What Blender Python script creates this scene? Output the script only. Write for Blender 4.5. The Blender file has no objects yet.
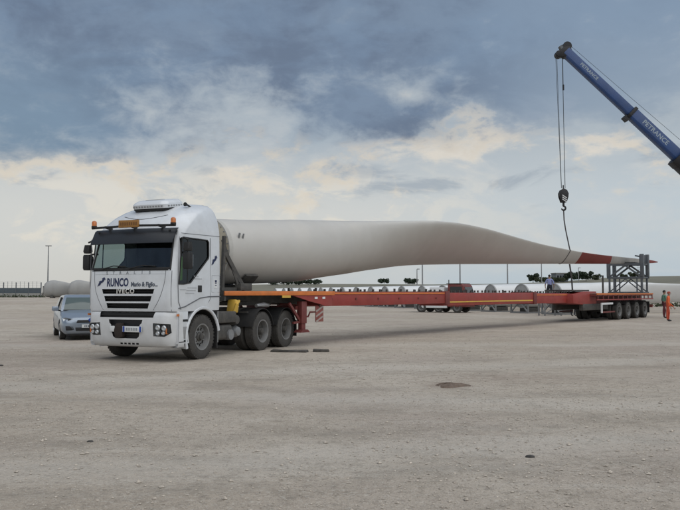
import bpy, bmesh, math, random
import numpy as np
from mathutils import Vector, Matrix
R_ = math.radians
rng = random.Random(7)
scene = bpy.context.scene
COL = scene.collection

# ------------------------------------------------------------------ camera
cam = bpy.data.cameras.new('camera'); camo = bpy.data.objects.new('camera', cam); COL.objects.link(camo)
cam.sensor_width = 36; cam.lens = 36*740/680; cam.clip_end = 4000; cam.clip_start = .1
camo.location = (0, 0, 1.55); camo.rotation_euler = (R_(90+2.916), 0, 0)
scene.camera = camo

# ------------------------------------------------------------------ world: clear sky seen between layers of cloud
SUN_EL, SUN_AZ = 64.0, 142.0      # azimuth clockwise from +Y
world = bpy.data.worlds.new('World'); scene.world = world; world.use_nodes = True
nt = world.node_tree; N = nt.nodes; L = nt.links; N.clear()
def sock(v, inp):
    if isinstance(v, (int, float)): inp.default_value = v
    elif isinstance(v, (tuple, list)): inp.default_value = tuple(v) if len(v) != 3 or inp.type == 'VECTOR' else (*v, 1)
    else: L.new(v, inp)
def m_(op, a, b=0.0, c=None):
    n = N.new('ShaderNodeMath'); n.operation = op; sock(a, n.inputs[0]); sock(b, n.inputs[1])
    if c is not None: sock(c, n.inputs[2])
    return n.outputs[0]
def smooth(v, a, b):
    n = N.new('ShaderNodeMapRange'); n.interpolation_type = 'SMOOTHSTEP'
    sock(v, n.inputs[0]); n.inputs[1].default_value = a; n.inputs[2].default_value = b
    return n.outputs[0]
def mixc(f, a, b):
    n = N.new('ShaderNodeMix'); n.data_type = 'RGBA'; sock(f, n.inputs[0]); sock(a, n.inputs[6]); sock(b, n.inputs[7])
    return n.outputs[2]
tc = N.new('ShaderNodeTexCoord'); sx = N.new('ShaderNodeSeparateXYZ'); L.new(tc.outputs['Generated'], sx.inputs[0])
AZ = m_('ARCTAN2', sx.outputs[0], sx.outputs[1]); EL = m_('ARCSINE', sx.outputs[2])
def noise(kx, ky, off, detail=7, rough=.55, dist=.2, scale=1.0):
    cv = N.new('ShaderNodeCombineXYZ'); sock(m_('MULTIPLY', AZ, kx), cv.inputs[0]); sock(m_('MULTIPLY', EL, ky), cv.inputs[1]); cv.inputs[2].default_value = off
    n = N.new('ShaderNodeTexNoise'); L.new(cv.outputs[0], n.inputs['Vector'])
    n.inputs['Scale'].default_value = scale; n.inputs['Detail'].default_value = detail; n.inputs['Roughness'].default_value = rough; n.inputs['Distortion'].default_value = dist
    return n.outputs[0]
def gauss(az, el, sa, se, amp):
    a = m_('POWER', m_('DIVIDE', m_('ABSOLUTE', m_('SUBTRACT', AZ, az)), sa), 2.0)
    e = m_('POWER', m_('DIVIDE', m_('ABSOLUTE', m_('SUBTRACT', EL, el)), se), 2.0)
    return m_('MULTIPLY', m_('EXPONENT', m_('MULTIPLY', m_('ADD', a, e), -1.0)), amp)
def addall(*v):
    r = v[0]
    for q in v[1:]: r = m_('ADD', r, q)
    return r
n1 = noise(6.0, 10, 3.1, 10, .56, .35)
n2 = noise(24, 40, 8.7, 8, .60, .25)
n3 = noise(2.6, 6.0, 21.4, 5, .5, .2)
n4 = noise(9, 20, 33.3, 10, .60, .4)
nc = lambda n, k: m_('MULTIPLY', m_('SUBTRACT', n, .5), k)
PX = lambda x: (x-340)/740.0
PY = lambda y: (292.7-y)/740.0
# a high bank of rain cloud over a paler layer; its ragged lower edge hangs lower in places
bank = addall(m_('MULTIPLY', m_('MINIMUM', m_('SUBTRACT', EL, PY(124)), .12), 6.0), nc(n1, 1.7), nc(n2, 1.15),
              gauss(PX(20), PY(125), .16, .055, .55), gauss(PX(120), PY(145), .08, .025, .40), gauss(PX(365), PY(112), .07, .032, .70), gauss(PX(250), PY(115), .055, .022, -.22), gauss(PX(405), PY(98), .035, .014, -.42),
              gauss(PX(470), PY(118), .05, .025, -.25), gauss(PX(600), PY(105), .12, .04, .35))
dark = smooth(bank, -.34, .48)
rim = m_('MULTIPLY', m_('SUBTRACT', smooth(bank, -.50, -.12), smooth(bank, -.12, .14)), smooth(addall(n1, nc(n2, .5)), .47, .62))
lowband = addall(gauss(PX(490), PY(150), .15, .020, .85), gauss(PX(415), PY(140), .06, .016, .45), gauss(PX(70), PY(168), .12, .014, .75), gauss(PX(20), PY(180), .05, .02, .4), gauss(PX(280), PY(192), .14, .024, .70), gauss(PX(240), PY(103), .06, .014, .5), gauss(PX(405), PY(98), .045, .014, .5), gauss(PX(62), PY(112), .03, .008, .9), gauss(PX(108), PY(103), .025, .007, .8), gauss(PX(640), PY(150), .10, .02, .4), nc(n4, 2.6), nc(n2, 1.5))
cream = m_('MULTIPLY', smooth(lowband, .42, 1.0), .85)
streak = m_('MULTIPLY', m_('MULTIPLY', smooth(addall(noise(8, 22, 41.0, 8, .6, .5), gauss(PX(335), PY(166), .05, .014, .12), gauss(PX(430), PY(187), .05, .010, .15), gauss(PX(80), PY(186), .08, .012, .10)), .53, .70), smooth(EL, .09, .15)), m_('SUBTRACT', 1.0, dark))
wisp = m_('MULTIPLY', smooth(addall(n4, nc(n2, .35)), .46, .66), m_('SUBTRACT', 1.0, smooth(EL, .20, .30)))
# colours of the cloud layers (linear)
pale = mixc(smooth(n3, .35, .68), (.36, .425, .485, 1), (.47, .51, .535, 1))
low = mixc(smooth(EL, .0, .07), mixc(smooth(AZ, -.30, .28), (.61, .605, .57, 1), (.48, .56, .62, 1)), mixc(smooth(AZ, -.1, .40), (.63, .635, .61, 1), (.52, .58, .62, 1)))
base = mixc(smooth(EL, .10, .22), low, pale)
c = mixc(m_('MULTIPLY', wisp, .40), base, (.62, .625, .61, 1))
c = mixc(m_('MULTIPLY', streak, .65), c, (.30, .35, .41, 1))
puff = m_('MULTIPLY', m_('MULTIPLY', smooth(addall(noise(11, 24, 57.0, 10, .62, .9), nc(n2, .35)), .47, .62), m_('SUBTRACT', smooth(EL, .035, .075), smooth(EL, .13, .19))), m_('SUBTRACT', 1.0, smooth(AZ, -.05, .38)))
c = mixc(m_('MULTIPLY', puff, .55), c, (.80, .74, .63, 1))
c = mixc(cream, c, (.745, .685, .59, 1))
deep = mixc(smooth(addall(n1, nc(n2, .3)), .36, .62), (.185, .25, .345, 1), (.125, .168, .245, 1))
deep = mixc(m_('MULTIPLY', smooth(n4, .44, .64), .40), deep, (.19, .275, .395, 1))
deep = mixc(m_('MULTIPLY', smooth(AZ, .08, .34), .65), deep, (.185, .28, .41, 1))
deep = mixc(m_('MULTIPLY', m_('MULTIPLY', smooth(AZ, -.18, -.40), m_('SUBTRACT', 1.0, smooth(EL, .20, .34))), .75), deep, (.185, .275, .37, 1))
c = mixc(m_('MULTIPLY', dark, m_('SUBTRACT', .95, m_('MULTIPLY', smooth(AZ, .10, .36), m_('SUBTRACT', .50, m_('MULTIPLY', smooth(EL, .20, .36), .38))))), c, deep)
c = mixc(m_('MULTIPLY', rim, .75), c, (.72, .64, .52, 1))
sky = N.new('ShaderNodeTexSky'); sky.sky_type = 'NISHITA'; sky.sun_disc = False
sky.sun_elevation = R_(SUN_EL); sky.sun_rotation = R_(SUN_AZ); sky.dust_density = 3
bg1 = N.new('ShaderNodeBackground'); L.new(sky.outputs[0], bg1.inputs[0]); bg1.inputs[1].default_value = .06
bg2 = N.new('ShaderNodeBackground'); L.new(c, bg2.inputs[0]); bg2.inputs[1].default_value = .70
mx = N.new('ShaderNodeMixShader'); mx.inputs[0].default_value = .90
L.new(bg1.outputs[0], mx.inputs[1]); L.new(bg2.outputs[0], mx.inputs[2])
wo = N.new('ShaderNodeOutputWorld'); L.new(mx.outputs[0], wo.inputs[0])

# ------------------------------------------------------------------ sun (veiled by cloud)
sl = bpy.data.lights.new('sun', 'SUN'); sl.energy = 1.5; sl.angle = R_(105); sl.color = (1, .965, .91)
so = bpy.data.objects.new('sun', sl); COL.objects.link(so); so.location = (10, -10, 40)
sd = Vector((math.sin(R_(SUN_AZ))*math.cos(R_(SUN_EL)), math.cos(R_(SUN_AZ))*math.cos(R_(SUN_EL)), math.sin(R_(SUN_EL))))
so.rotation_euler = sd.to_track_quat('Z', 'Y').to_euler()
vs = scene.view_settings; vs.view_transform = 'Standard'; vs.look = 'None'; vs.gamma = 1; vs.exposure = .58; vs.use_curve_mapping = False

scene.render.engine = 'CYCLES'; scene.cycles.max_bounces = 6; scene.cycles.diffuse_bounces = 3; scene.cycles.glossy_bounces = 3; scene.cycles.transparent_max_bounces = 8
scene.cycles.use_adaptive_sampling = True; scene.cycles.adaptive_threshold = .015; scene.cycles.use_denoising = True

# ------------------------------------------------------------------ materials
def mat(name, col, rough=.5, metal=0.0, var=0.0, vscale=6.0, dust=0.0, bump=0.0, bscale=60.0, coat=0.0, spec=.5, dcol=(.30, .27, .22)):
    m = bpy.data.materials.new(name); m.use_nodes = True
    t = m.node_tree; b = t.nodes['Principled BSDF']; l = t.links
    b.inputs['Base Color'].default_value = (*col, 1); b.inputs['Roughness'].default_value = rough; b.inputs['Metallic'].default_value = metal
    b.inputs['Coat Weight'].default_value = coat; b.inputs['Specular IOR Level'].default_value = spec
    def nz(sc, det=6, ro=.6):
        tcn = t.nodes.new('ShaderNodeTexCoord'); n = t.nodes.new('ShaderNodeTexNoise'); l.new(tcn.outputs['Object'], n.inputs['Vector'])
        n.inputs['Scale'].default_value = sc; n.inputs['Detail'].default_value = det; n.inputs['Roughness'].default_value = ro
        return n.outputs[0]
    if var or dust:
        r = t.nodes.new('ShaderNodeMapRange'); l.new(nz(vscale), r.inputs[0]); r.inputs[1].default_value = .3; r.inputs[2].default_value = .7
        r.inputs[3].default_value = 1-var; r.inputs[4].default_value = 1+var
        mu = t.nodes.new('ShaderNodeMix'); mu.data_type = 'RGBA'; mu.blend_type = 'MULTIPLY'; mu.inputs[0].default_value = 1
        mu.inputs[6].default_value = (*col, 1); l.new(r.outputs[0], mu.inputs[7]); out = mu.outputs[2]
        if dust:
            r2 = t.nodes.new('ShaderNodeMapRange'); l.new(nz(vscale*.6+1.3, 8, .65), r2.inputs[0]); r2.inputs[1].default_value = .42; r2.inputs[2].default_value = .72
            r2.inputs[3].default_value = dust*.35; r2.inputs[4].default_value = dust
            md = t.nodes.new('ShaderNodeMix'); md.data_type = 'RGBA'; l.new(r2.outputs[0], md.inputs[0]); l.new(out, md.inputs[6]); md.inputs[7].default_value = (*dcol, 1); out = md.outputs[2]
        l.new(out, b.inputs['Base Color'])
    if bump:
        bn = t.nodes.new('ShaderNodeBump'); l.new(nz(bscale, 4), bn.inputs['Height']); bn.inputs['Strength'].default_value = bump; bn.inputs['Distance'].default_value = .02
        l.new(bn.outputs[0], b.inputs['Normal'])
    return m
def glass(name, tint, refl=.12, rough=.02):
    m = bpy.data.materials.new(name); m.use_nodes = True; t = m.node_tree; t.nodes.clear(); l = t.links
    tr = t.nodes.new('ShaderNodeBsdfTransparent'); tr.inputs[0].default_value = (*tint, 1)
    g = t.nodes.new('ShaderNodeBsdfGlossy'); g.inputs['Roughness'].default_value = rough; g.inputs[0].default_value = (.9, .95, 1, 1)
    f = t.nodes.new('ShaderNodeLayerWeight'); f.inputs[0].default_value = .5
    pw_ = t.nodes.new('ShaderNodeMath'); pw_.operation = 'POWER'; l.new(f.outputs['Facing'], pw_.inputs[0]); pw_.inputs[1].default_value = 5
    a = t.nodes.new('ShaderNodeMath'); a.operation = 'MULTIPLY_ADD'; l.new(pw_.outputs[0], a.inputs[0]); a.inputs[1].default_value = .8; a.inputs[2].default_value = refl; a.use_clamp = True
    mi = t.nodes.new('ShaderNodeMixShader'); l.new(a.outputs[0], mi.inputs[0]); l.new(tr.outputs[0], mi.inputs[1]); l.new(g.outputs[0], mi.inputs[2])
    o = t.nodes.new('ShaderNodeOutputMaterial'); l.new(mi.outputs[0], o.inputs[0])
    return m
M = {}
M['cabwhite'] = mat('cab_paint', (.675, .705, .74), .26, 0, .06, 2.2, .26, coat=.3)
M['bumper'] = mat('bumper_paint', (.65, .665, .68), .38, 0, .05, 4, .22)
M['grey_plastic'] = mat('grey_plastic', (.25, .26, .27), .55, 0, .06, 5, .3)
M['black'] = mat('black_plastic', (.016, .017, .019), .55, 0, .1, 8, .06, spec=.3)
M['seam'] = mat('panel_seam', (.12, .125, .135), .7)
M['grille'] = mat('grille_dark', (.012, .013, .015), .55)
M['visor'] = mat('tinted_visor', (.028, .030, .034), .3, spec=.4)
M['rubber'] = mat('tyre_rubber', (.034, .033, .033), .85, 0, .2, 9, .34, .4, 70, dcol=(.16, .145, .12))
M['steel_rim'] = mat('rim_steel', (.21, .215, .22), .5, .3, .15, 12, .3)
M['dark_steel'] = mat('dark_steel', (.035, .036, .038), .6, .2, .2, 8, .3)
M['frame_steel'] = mat('frame_steel', (.085, .105, .13), .6, .1, .2, 4, .3)
M['galv'] = mat('galvanised_steel', (.26, .27, .28), .5, .5, .15, 5, .15)
M['alu'] = mat('aluminium', (.45, .46, .47), .38, .8, .1, 9, .2)
M['amber'] = mat('amber_lens', (.55, .17, .04), .2, coat=.3)
M['signboard'] = mat('sign_brown', (.30, .145, .035), .5, 0, .1, 20)
M['chrome'] = mat('chrome', (.7, .72, .74), .12, 1)
M['lamp_clear'] = mat('lamp_lens', (.50, .52, .54), .12, .5)
M['white'] = mat('white_paint', (.70, .71, .71), .5, 0, .05, 6)
M['plate'] = mat('number_plate', (.66, .68, .68), .4)
M['plate_blue'] = mat('plate_blue', (.02, .06, .30), .4)
M['navy'] = mat('navy_letters', (.012, .022, .075), .4)
M['letters_grey'] = mat('grey_letters', (.26, .28, .30), .4, .2)
M['letters_soft'] = mat('soft_grey_letters', (.42, .435, .45), .5)
M['letters_dark'] = mat('slate_letters', (.07, .085, .115), .4)
M['letters_pale'] = mat('pale_letters', (.30, .36, .42), .5)
M['red'] = mat('trailer_red', (.28, .032, .027), .5, 0, .16, 2.2, .18, dcol=(.24, .16, .12))
M['reddark'] = mat('trailer_dark_red', (.15, .024, .022), .6, 0, .2, 3, .25, dcol=(.16, .11, .09))
M['orange'] = mat('orange_rail', (.62, .17, .028), .5, 0, .14, 5, .12)
M['yellow'] = mat('yellow_paint', (.62, .38, .04), .5, 0, .15, 5, .25)
M['deckwood'] = mat('deck_planks', (.17, .115, .075), .8, 0, .25, 4, .3)
M['red_white'] = mat('marker_red', (.22, .035, .03), .6, 0, .2, 8, .3)
M['stripe_dull'] = mat('marker_stripe', (.34, .29, .27), .6, 0, .1, 8, .3)
M['blade'] = mat('blade_gelcoat', (.50, .485, .455), .45, 0, .05, .5, .22, dcol=(.36, .33, .28))
M['blade_pale'] = mat('stored_blade_gelcoat', (.66, .67, .67), .42, 0, .04, .8, .06)
M['blade_red'] = mat('blade_red_band', (.21, .026, .021), .5, 0, .08, 2)
M['cover'] = mat('root_cover', (.46, .41, .31), .75, 0, .2, 3.5, .3)
M['flange'] = mat('root_flange', (.44, .43, .40), .55, 0, .1, 5, .2)
M['rope'] = mat('steel_rope', (.05, .055, .06), .6, .5)
M['sling'] = mat('sling_webbing', (.06, .055, .055), .85)
M['craneblue'] = mat('crane_blue', (.010, .050, .175), .38, 0, .12, 2, .08)
M['hookdark'] = mat('hook_dark', (.02, .02, .022), .5, .3)
M['carblue'] = mat('car_paint', (.27, .32, .385), .28, .45, .03, 3, .1, coat=.4)
M['seat'] = mat('seat_fabric', (.03, .032, .04), .9)
M['hivis'] = mat('hi_vis_cloth', (.25, .50, .06), .8)
M['glass'] = glass('windscreen_glass', (.52, .585, .575), .075)
M['sideglass'] = glass('side_glass', (.42, .50, .50), .05)
M['darkglass'] = mat('dark_glass', (.02, .025, .03), .08)
M['skin'] = mat('skin', (.34, .19, .13), .6)
M['hair'] = mat('hair', (.015, .012, .010), .8)
M['concrete'] = mat('concrete', (.30, .30, .28), .85, 0, .2, 1.2, .2, .3, 20)
M['sheet'] = mat('fence_sheet', (.075, .095, .11), .6, 0, .15, 1.5)
M['bark'] = mat('bark', (.075, .058, .042), .9, 0, .2, 6)
M['leaf_a'] = mat('foliage_dark', (.030, .048, .026), .75, 0, .3, .8)
M['leaf_b'] = mat('foliage_olive', (.055, .068, .034), .75, 0, .3, .8)
M['render_wall'] = mat('building_wall', (.20, .215, .225), .85, 0, .1, .6)
M['rust'] = mat('rusty_dirt', (.11, .075, .055), .95, 0, .4, 14, .35, .6, 40, dcol=(.26, .22, .18))
M['stone'] = mat('pebbles', (.40, .355, .30), .9, 0, .5, 31)
M['darkstone'] = mat('dark_stone', (.05, .047, .044), .9, 0, .3, 30)
M['mat_black'] = mat('black_board', (.022, .021, .021), .8, 0, .3, 9, .25)
M['blind'] = mat('empty', (.1, .1, .1))

# ------------------------------------------------------------------ mesh builder
class MB:
    def __init__(s): s.v = []; s.f = []
    def add(s, v, f):
        o = len(s.v); s.v += [tuple(p) for p in v]; s.f += [tuple(i+o for i in q) for q in f]; return s
    def box(s, c, d, rx=0, ry=0, rz=0):
        x, y, z = d[0]/2, d[1]/2, d[2]/2
        Mx = Matrix.Translation(c) @ Matrix.Rotation(rz, 4, 'Z') @ Matrix.Rotation(ry, 4, 'Y') @ Matrix.Rotation(rx, 4, 'X')
        v = [Mx @ Vector(p) for p in ((-x,-y,-z),(x,-y,-z),(x,y,-z),(-x,y,-z),(-x,-y,z),(x,-y,z),(x,y,z),(-x,y,z))]
        return s.add(v, [(0,3,2,1),(4,5,6,7),(0,1,5,4),(1,2,6,5),(2,3,7,6),(3,0,4,7)])
    def bb(s, x0, x1, y0, y1, z0, z1): return s.box(((x0+x1)/2, (y0+y1)/2, (z0+z1)/2), (x1-x0, y1-y0, z1-z0))
    def prism(s, poly, axis, a, b):
        """poly in the two remaining axes (x,y,z order), extruded along axis from a to b"""
        n = len(poly); V = []
        for t in (a, b):
            for (p, q) in poly:
                V.append({'x': (t, p, q), 'y': (p, t, q), 'z': (p, q, t)}[axis])
        F = [tuple(range(n)), tuple(range(2*n-1, n-1, -1))] + [(i, n+i, n+(i+1) % n, (i+1) % n) for i in range(n)]
        return s.add(V, F)
    def loft(s, secs, caps=True, closed=True):
        n = len(secs[0]); V = [p for q in secs for p in q]; F = []
        for i in range(len(secs)-1):
            for j in range(n if closed else n-1):
                k = (j+1) % n; F.append((i*n+j, i*n+k, (i+1)*n+k, (i+1)*n+j))
        if caps: F += [tuple(range(n-1, -1, -1)), tuple(range((len(secs)-1)*n, len(secs)*n))]
        return s.add(V, F)
    def tube(s, path, r, n=8, caps=True):
        path = [Vector(p) for p in path]; rs = r if isinstance(r, (list, tuple)) else [r]*len(path); secs = []
        up = Vector((0, 0, 1)); prev = None
        for i, p in enumerate(path):
            d = (path[min(i+1, len(path)-1)] - path[max(i-1, 0)]).normalized()
            a = prev if prev is not None else (up if abs(d.z) < .9 else Vector((1, 0, 0)))
            u = (a - d*a.dot(d)).normalized(); w = d.cross(u); prev = u
            secs.append([p + (u*math.cos(2*math.pi*k/n) + w*math.sin(2*math.pi*k/n))*rs[i] for k in range(n)])
        return s.loft(secs, caps)
    def lathe(s, prof, c=(0, 0, 0), axis='y', n=32, caps=True):
        secs = []
        for (r, t) in prof:
            q = []
            for k in range(n):
                a = 2*math.pi*k/n; p, w = r*math.cos(a), r*math.sin(a)
                q.append({'y': (c[0]+p, c[1]+t, c[2]+w), 'z': (c[0]+p, c[1]+w, c[2]+t), 'x': (c[0]+t, c[1]+p, c[2]+w)}[axis])
            secs.append(q)
        return s.loft(secs, caps=caps and prof[0] != prof[-1])
    def bar(s, p0, p1, w, h):
        """rectangular bar between two points"""
        p0, p1 = Vector(p0), Vector(p1); d = (p1-p0).normalized()
        a = Vector((0, 0, 1)) if abs(d.z) < .95 else Vector((1, 0, 0))
        u = d.cross(a).normalized(); k = u.cross(d)
        q = lambda p: [p+u*w/2+k*h/2, p-u*w/2+k*h/2, p-u*w/2-k*h/2, p+u*w/2-k*h/2]
        return s.loft([q(p0), q(p1)])
    def mesh(s, name, m, bevel=0, seg=2, smooth=35, fix=True):
        me = bpy.data.meshes.new(name); me.from_pydata(s.v, [], s.f)
        if fix or bevel:
            bm = bmesh.new(); bm.from_mesh(me)
            if fix: bmesh.ops.recalc_face_normals(bm, faces=bm.faces)
            if bevel:
                ed = [e for e in bm.edges if len(e.link_faces) == 2 and e.calc_face_angle(0) > R_(30)]
                bmesh.ops.bevel(bm, geom=ed, offset=bevel, segments=seg, affect='EDGES', profile=.5, clamp_overlap=True)
            bm.to_mesh(me); bm.free()
        if m is not None: me.materials.append(m)
        if smooth:
            me.shade_smooth(); me.set_sharp_from_angle(angle=R_(smooth))
        return me
    def build(s, name, m, parent=None, **k):
        return link(name, s.mesh(name, m, **k), parent)
def link(name, me, parent=None):
    o = bpy.data.objects.new(name, me); COL.objects.link(o)
    if parent is not None: o.parent = parent
    return o
def tag(o, label, cat, group=None, kind=None):
    o['label'] = label; o['category'] = cat
    if group: o['group'] = group
    if kind: o['kind'] = kind
    return o
def thing(name, label, cat, loc=(0, 0, 0), rz=0, group=None):
    o = bpy.data.objects.new(name, None); COL.objects.link(o); o.location = loc; o.rotation_euler = (0, 0, rz)
    return tag(o, label, cat, group)
def emp(name, parent, loc=(0, 0, 0), rz=0):
    o = bpy.data.objects.new(name, None); COL.objects.link(o); o.parent = parent; o.location = loc; o.rotation_euler = (0, 0, rz); return o
def copy_tree(o, parent=None):
    c = o.copy(); COL.objects.link(c); c.parent = parent
    for ch in list(o.children): copy_tree(ch, c)
    return c
def boolean(me, cutter, op='DIFFERENCE'):
    a = bpy.data.objects.new('tmp', me); b = bpy.data.objects.new('tmp2', cutter); COL.objects.link(a); COL.objects.link(b)
    md = a.modifiers.new('b', 'BOOLEAN'); md.operation = op; md.object = b; md.solver = 'EXACT'
    dg = bpy.context.evaluated_depsgraph_get(); out = bpy.data.meshes.new_from_object(a.evaluated_get(dg))
    bpy.data.objects.remove(a); bpy.data.objects.remove(b)
    return out
def text(s, size, fn, name, m, parent=None, bold=0.0, space=1.0, depth=.004, align='CENTER', shear=0.0):
    """flat lettering as a thin mesh; fn maps (u right, v up, w out) to a point"""
    cu = bpy.data.curves.new('t', 'FONT'); cu.body = s; cu.size = size; cu.align_x = align; cu.align_y = 'CENTER'; cu.offset = bold; cu.space_character = space; cu.extrude = depth/2; cu.resolution_u = 3; cu.shear = shear
    o = bpy.data.objects.new('t', cu); COL.objects.link(o)
    me = bpy.data.meshes.new_from_object(o.evaluated_get(bpy.context.evaluated_depsgraph_get())); bpy.data.objects.remove(o)
    for v in me.vertices: v.co = fn(v.co.x, v.co.y, v.co.z)
    me.materials.clear(); me.materials.append(m)
    return link(name, me, parent)

# ------------------------------------------------------------------ ground
def sstep(v, a, b):
    t = np.clip((v-a)/(b-a), 0, 1); return t*t*(3-2*t)
def gz(x, y):
    x = np.asarray(x, float); y = np.asarray(y, float)
    far = .85*sstep(-x, 12, 32)*sstep(y, 55, 95)
    und = .012*np.sin(x*.9+.4*y)*np.sin(y*.7-.3*x)*sstep(y, -5, 3)*(1-sstep(y, 10, 14))
    return far + und
xs = np.concatenate([np.linspace(-1500, -130, 14), np.linspace(-120, -14, 36), np.linspace(-13.5, 13.5, 109), np.linspace(15, 120, 30), np.linspace(150, 1500, 14)])
ys = np.concatenate([np.linspace(-300, -10, 8), np.linspace(-8, 16, 97), np.linspace(17, 120, 60), np.linspace(130, 2500, 22)])
gx, gy = np.meshgrid(xs, ys); g = gz(gx, gy); nx, ny = len(xs), len(ys)
gb = MB(); gb.v = [tuple(p) for p in np.stack([gx, gy, g], -1).reshape(-1, 3)]
gb.f = [(j*nx+i, j*nx+i+1, (j+1)*nx+i+1, (j+1)*nx+i) for j in range(ny-1) for i in range(nx-1)]
gm = bpy.data.materials.new('dusty_gravel'); gm.use_nodes = True
nt = gm.node_tree; N = nt.nodes; L = nt.links; bs = N['Principled BSDF']; bs.inputs['Roughness'].default_value = .95; bs.inputs['Specular IOR Level'].default_value = .15
gtc = N.new('ShaderNodeTexCoord')
def gn(scale, det=6, ro=.6, sc=(1, 1, 1), rot=0, dist=0):
    mp = N.new('ShaderNodeMapping'); L.new(gtc.outputs['Object'], mp.inputs[0]); mp.inputs['Scale'].default_value = sc; mp.inputs['Rotation'].default_value = (0, 0, rot)
    n = N.new('ShaderNodeTexNoise'); L.new(mp.outputs[0], n.inputs[0]); n.inputs['Scale'].default_value = scale; n.inputs['Detail'].default_value = det; n.inputs['Roughness'].default_value = ro; n.inputs['Distortion'].default_value = dist
    return n.outputs[0]
big = gn(.09, 5, .55, dist=.4); mid = gn(.8, 7, .65); fine = gn(9, 8, .7); grain = gn(55, 4, .7)
track = gn(1.5, 6, .65, (.30, 1.3, 1), R_(-14), .8); track2 = gn(1.1, 6, .65, (.25, 1.1, 1), R_(38), .8)
c = mixc(smooth(big, .32, .68), (.395, .335, .27, 1), (.51, .455, .385, 1))
c = mixc(m_('MULTIPLY', smooth(gn(.16, 4, .5), .46, .64), .6), c, (.395, .335, .29, 1))
c = mixc(m_('MULTIPLY', smooth(track, .50, .66), .40), c, (.54, .50, .44, 1))
c = mixc(m_('MULTIPLY', smooth(track2, .50, .66), .42), c, (.295, .255, .21, 1))
c = mixc(m_('MULTIPLY', smooth(mid, .48, .66), .50), c, (.30, .26, .21, 1))
c = mixc(m_('MULTIPLY', smooth(gn(3.2, 7, .7), .50, .66), .40), c, (.26, .225, .18, 1))
c = mixc(m_('MULTIPLY', smooth(fine, .50, .66), .62), c, (.215, .185, .15, 1))
c = mixc(m_('MULTIPLY', smooth(gn(22, 5, .7), .52, .68), .62), c, (.58, .54, .475, 1))
c = mixc(m_('MULTIPLY', smooth(grain, .50, .66), .60), c, (.17, .155, .135, 1))
c = mixc(m_('MULTIPLY', smooth(gn(90, 3, .7), .55, .68), .6), c, (.62, .58, .52, 1))
sg_ = N.new('ShaderNodeSeparateXYZ'); L.new(gtc.outputs['Object'], sg_.inputs[0]); GX, GY = sg_.outputs[0], sg_.outputs[1]
wob = nc(gn(.12, 3, .5), 3.0); brk = smooth(gn(1.3, 5, .65), .38, .60)
def lane(ang, off, w, curve=0.0):
    d = addall(m_('MULTIPLY', GX, math.sin(R_(ang))), m_('MULTIPLY', GY, -math.cos(R_(ang))), wob, -off, m_('MULTIPLY', m_('MULTIPLY', GX, GX), curve))
    return m_('EXPONENT', m_('MULTIPLY', m_('POWER', m_('DIVIDE', m_('ABSOLUTE', d), w), 2.0), -1.0))
lanes = addall(*[lane(a_, o_, w_, k_) for a_, o_, w_, k_ in ((8, -6.2, .22, .01), (8, -8.1, .22, .01), (-12, -9.6, .25, .012), (-12, -11.6, .25, .012), (20, -13.0, .3, -.01), (20, -15.2, .3, -.01), (3, -26, .5, .004), (3, -29, .6, .004), (-6, -5.0, .16, .0))])
c = mixc(m_('MULTIPLY', m_('MULTIPLY', m_('MINIMUM', lanes, 1.0), brk), .38), c, (.26, .235, .20, 1))
pale_l = addall(*[lane(a_, o_, w_, k_) for a_, o_, w_, k_ in ((8, -7.1, .5, .01), (-12, -10.6, .5, .012), (20, -14.1, .6, -.01), (3, -22, .8, .0))])
c = mixc(m_('MULTIPLY', m_('MINIMUM', pale_l, 1.0), .28), c, (.56, .53, .48, 1))
def blob(x, y, sx_, sy_): return m_('EXPONENT', m_('MULTIPLY', m_('ADD', m_('POWER', m_('DIVIDE', m_('ABSOLUTE', m_('ADD', m_('SUBTRACT', GX, x), m_('MULTIPLY', wob, .1))), sx_), 2.0), m_('POWER', m_('DIVIDE', m_('ABSOLUTE', m_('SUBTRACT', GY, y)), sy_), 2.0)), -1.0))
rust_ = m_('MINIMUM', addall(blob(1.85, 12.45, .35, .38), m_('MULTIPLY', blob(2.9, 13.6, 1.3, .9), .55)), 1.0)
c = mixc(m_('MULTIPLY', m_('MULTIPLY', rust_, smooth(gn(5, 6, .7), .30, .60)), .75), c, (.20, .145, .115, 1))
L.new(c, bs.inputs['Base Color'])
hh = addall(m_('MULTIPLY', mid, .5), m_('MULTIPLY', fine, .35), m_('MULTIPLY', grain, .18), m_('MULTIPLY', track, .3))
bn = N.new('ShaderNodeBump'); L.new(hh, bn.inputs['Height']); bn.inputs['Strength'].default_value = .8; bn.inputs['Distance'].default_value = .09; L.new(bn.outputs[0], bs.inputs['Normal'])
ground = gb.build('ground', gm, smooth=60, fix=False); ground['kind'] = 'structure'; ground['label'] = 'pale dusty gravel yard with faint tyre tracks'

# far hill
hx = np.linspace(-420, 700, 90); hy = np.array([150, 175, 200, 225, 260, 310, 420, 700, 1500])
hb = MB()
for j, y in enumerate(hy):
    for x in hx:
        px = 340+740*x/260.0
        crest = np.interp(px, [-900, 60, 200, 510, 600, 640, 700, 1100], [0, .6, 4.0, 4.9, 5.7, 6.9, 7.3, 8.5])
        k = float(sstep(np.array(float(y)), 150, 260))
        hb.v.append((x*(1 if y < 300 else y/300), float(y), -.4+(crest+.4)*k+ .3*math.sin(x*.05+y)*k + (.012*(y-260)*(crest/7 if y > 260 else 0) if y > 260 else 0)))
hb.f = [(j*90+i, j*90+i+1, (j+1)*90+i+1, (j+1)*90+i) for j in range(len(hy)-1) for i in range(89)]
M['hill'] = mat('dry_grass', (.15, .145, .105), .95, 0, .3, .05, .45, dcol=(.19, .175, .14))
hill = hb.build('hill', M['hill'], smooth=60, fix=False); hill['kind'] = 'structure'; hill['label'] = 'low olive brown hill on the horizon'

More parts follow.
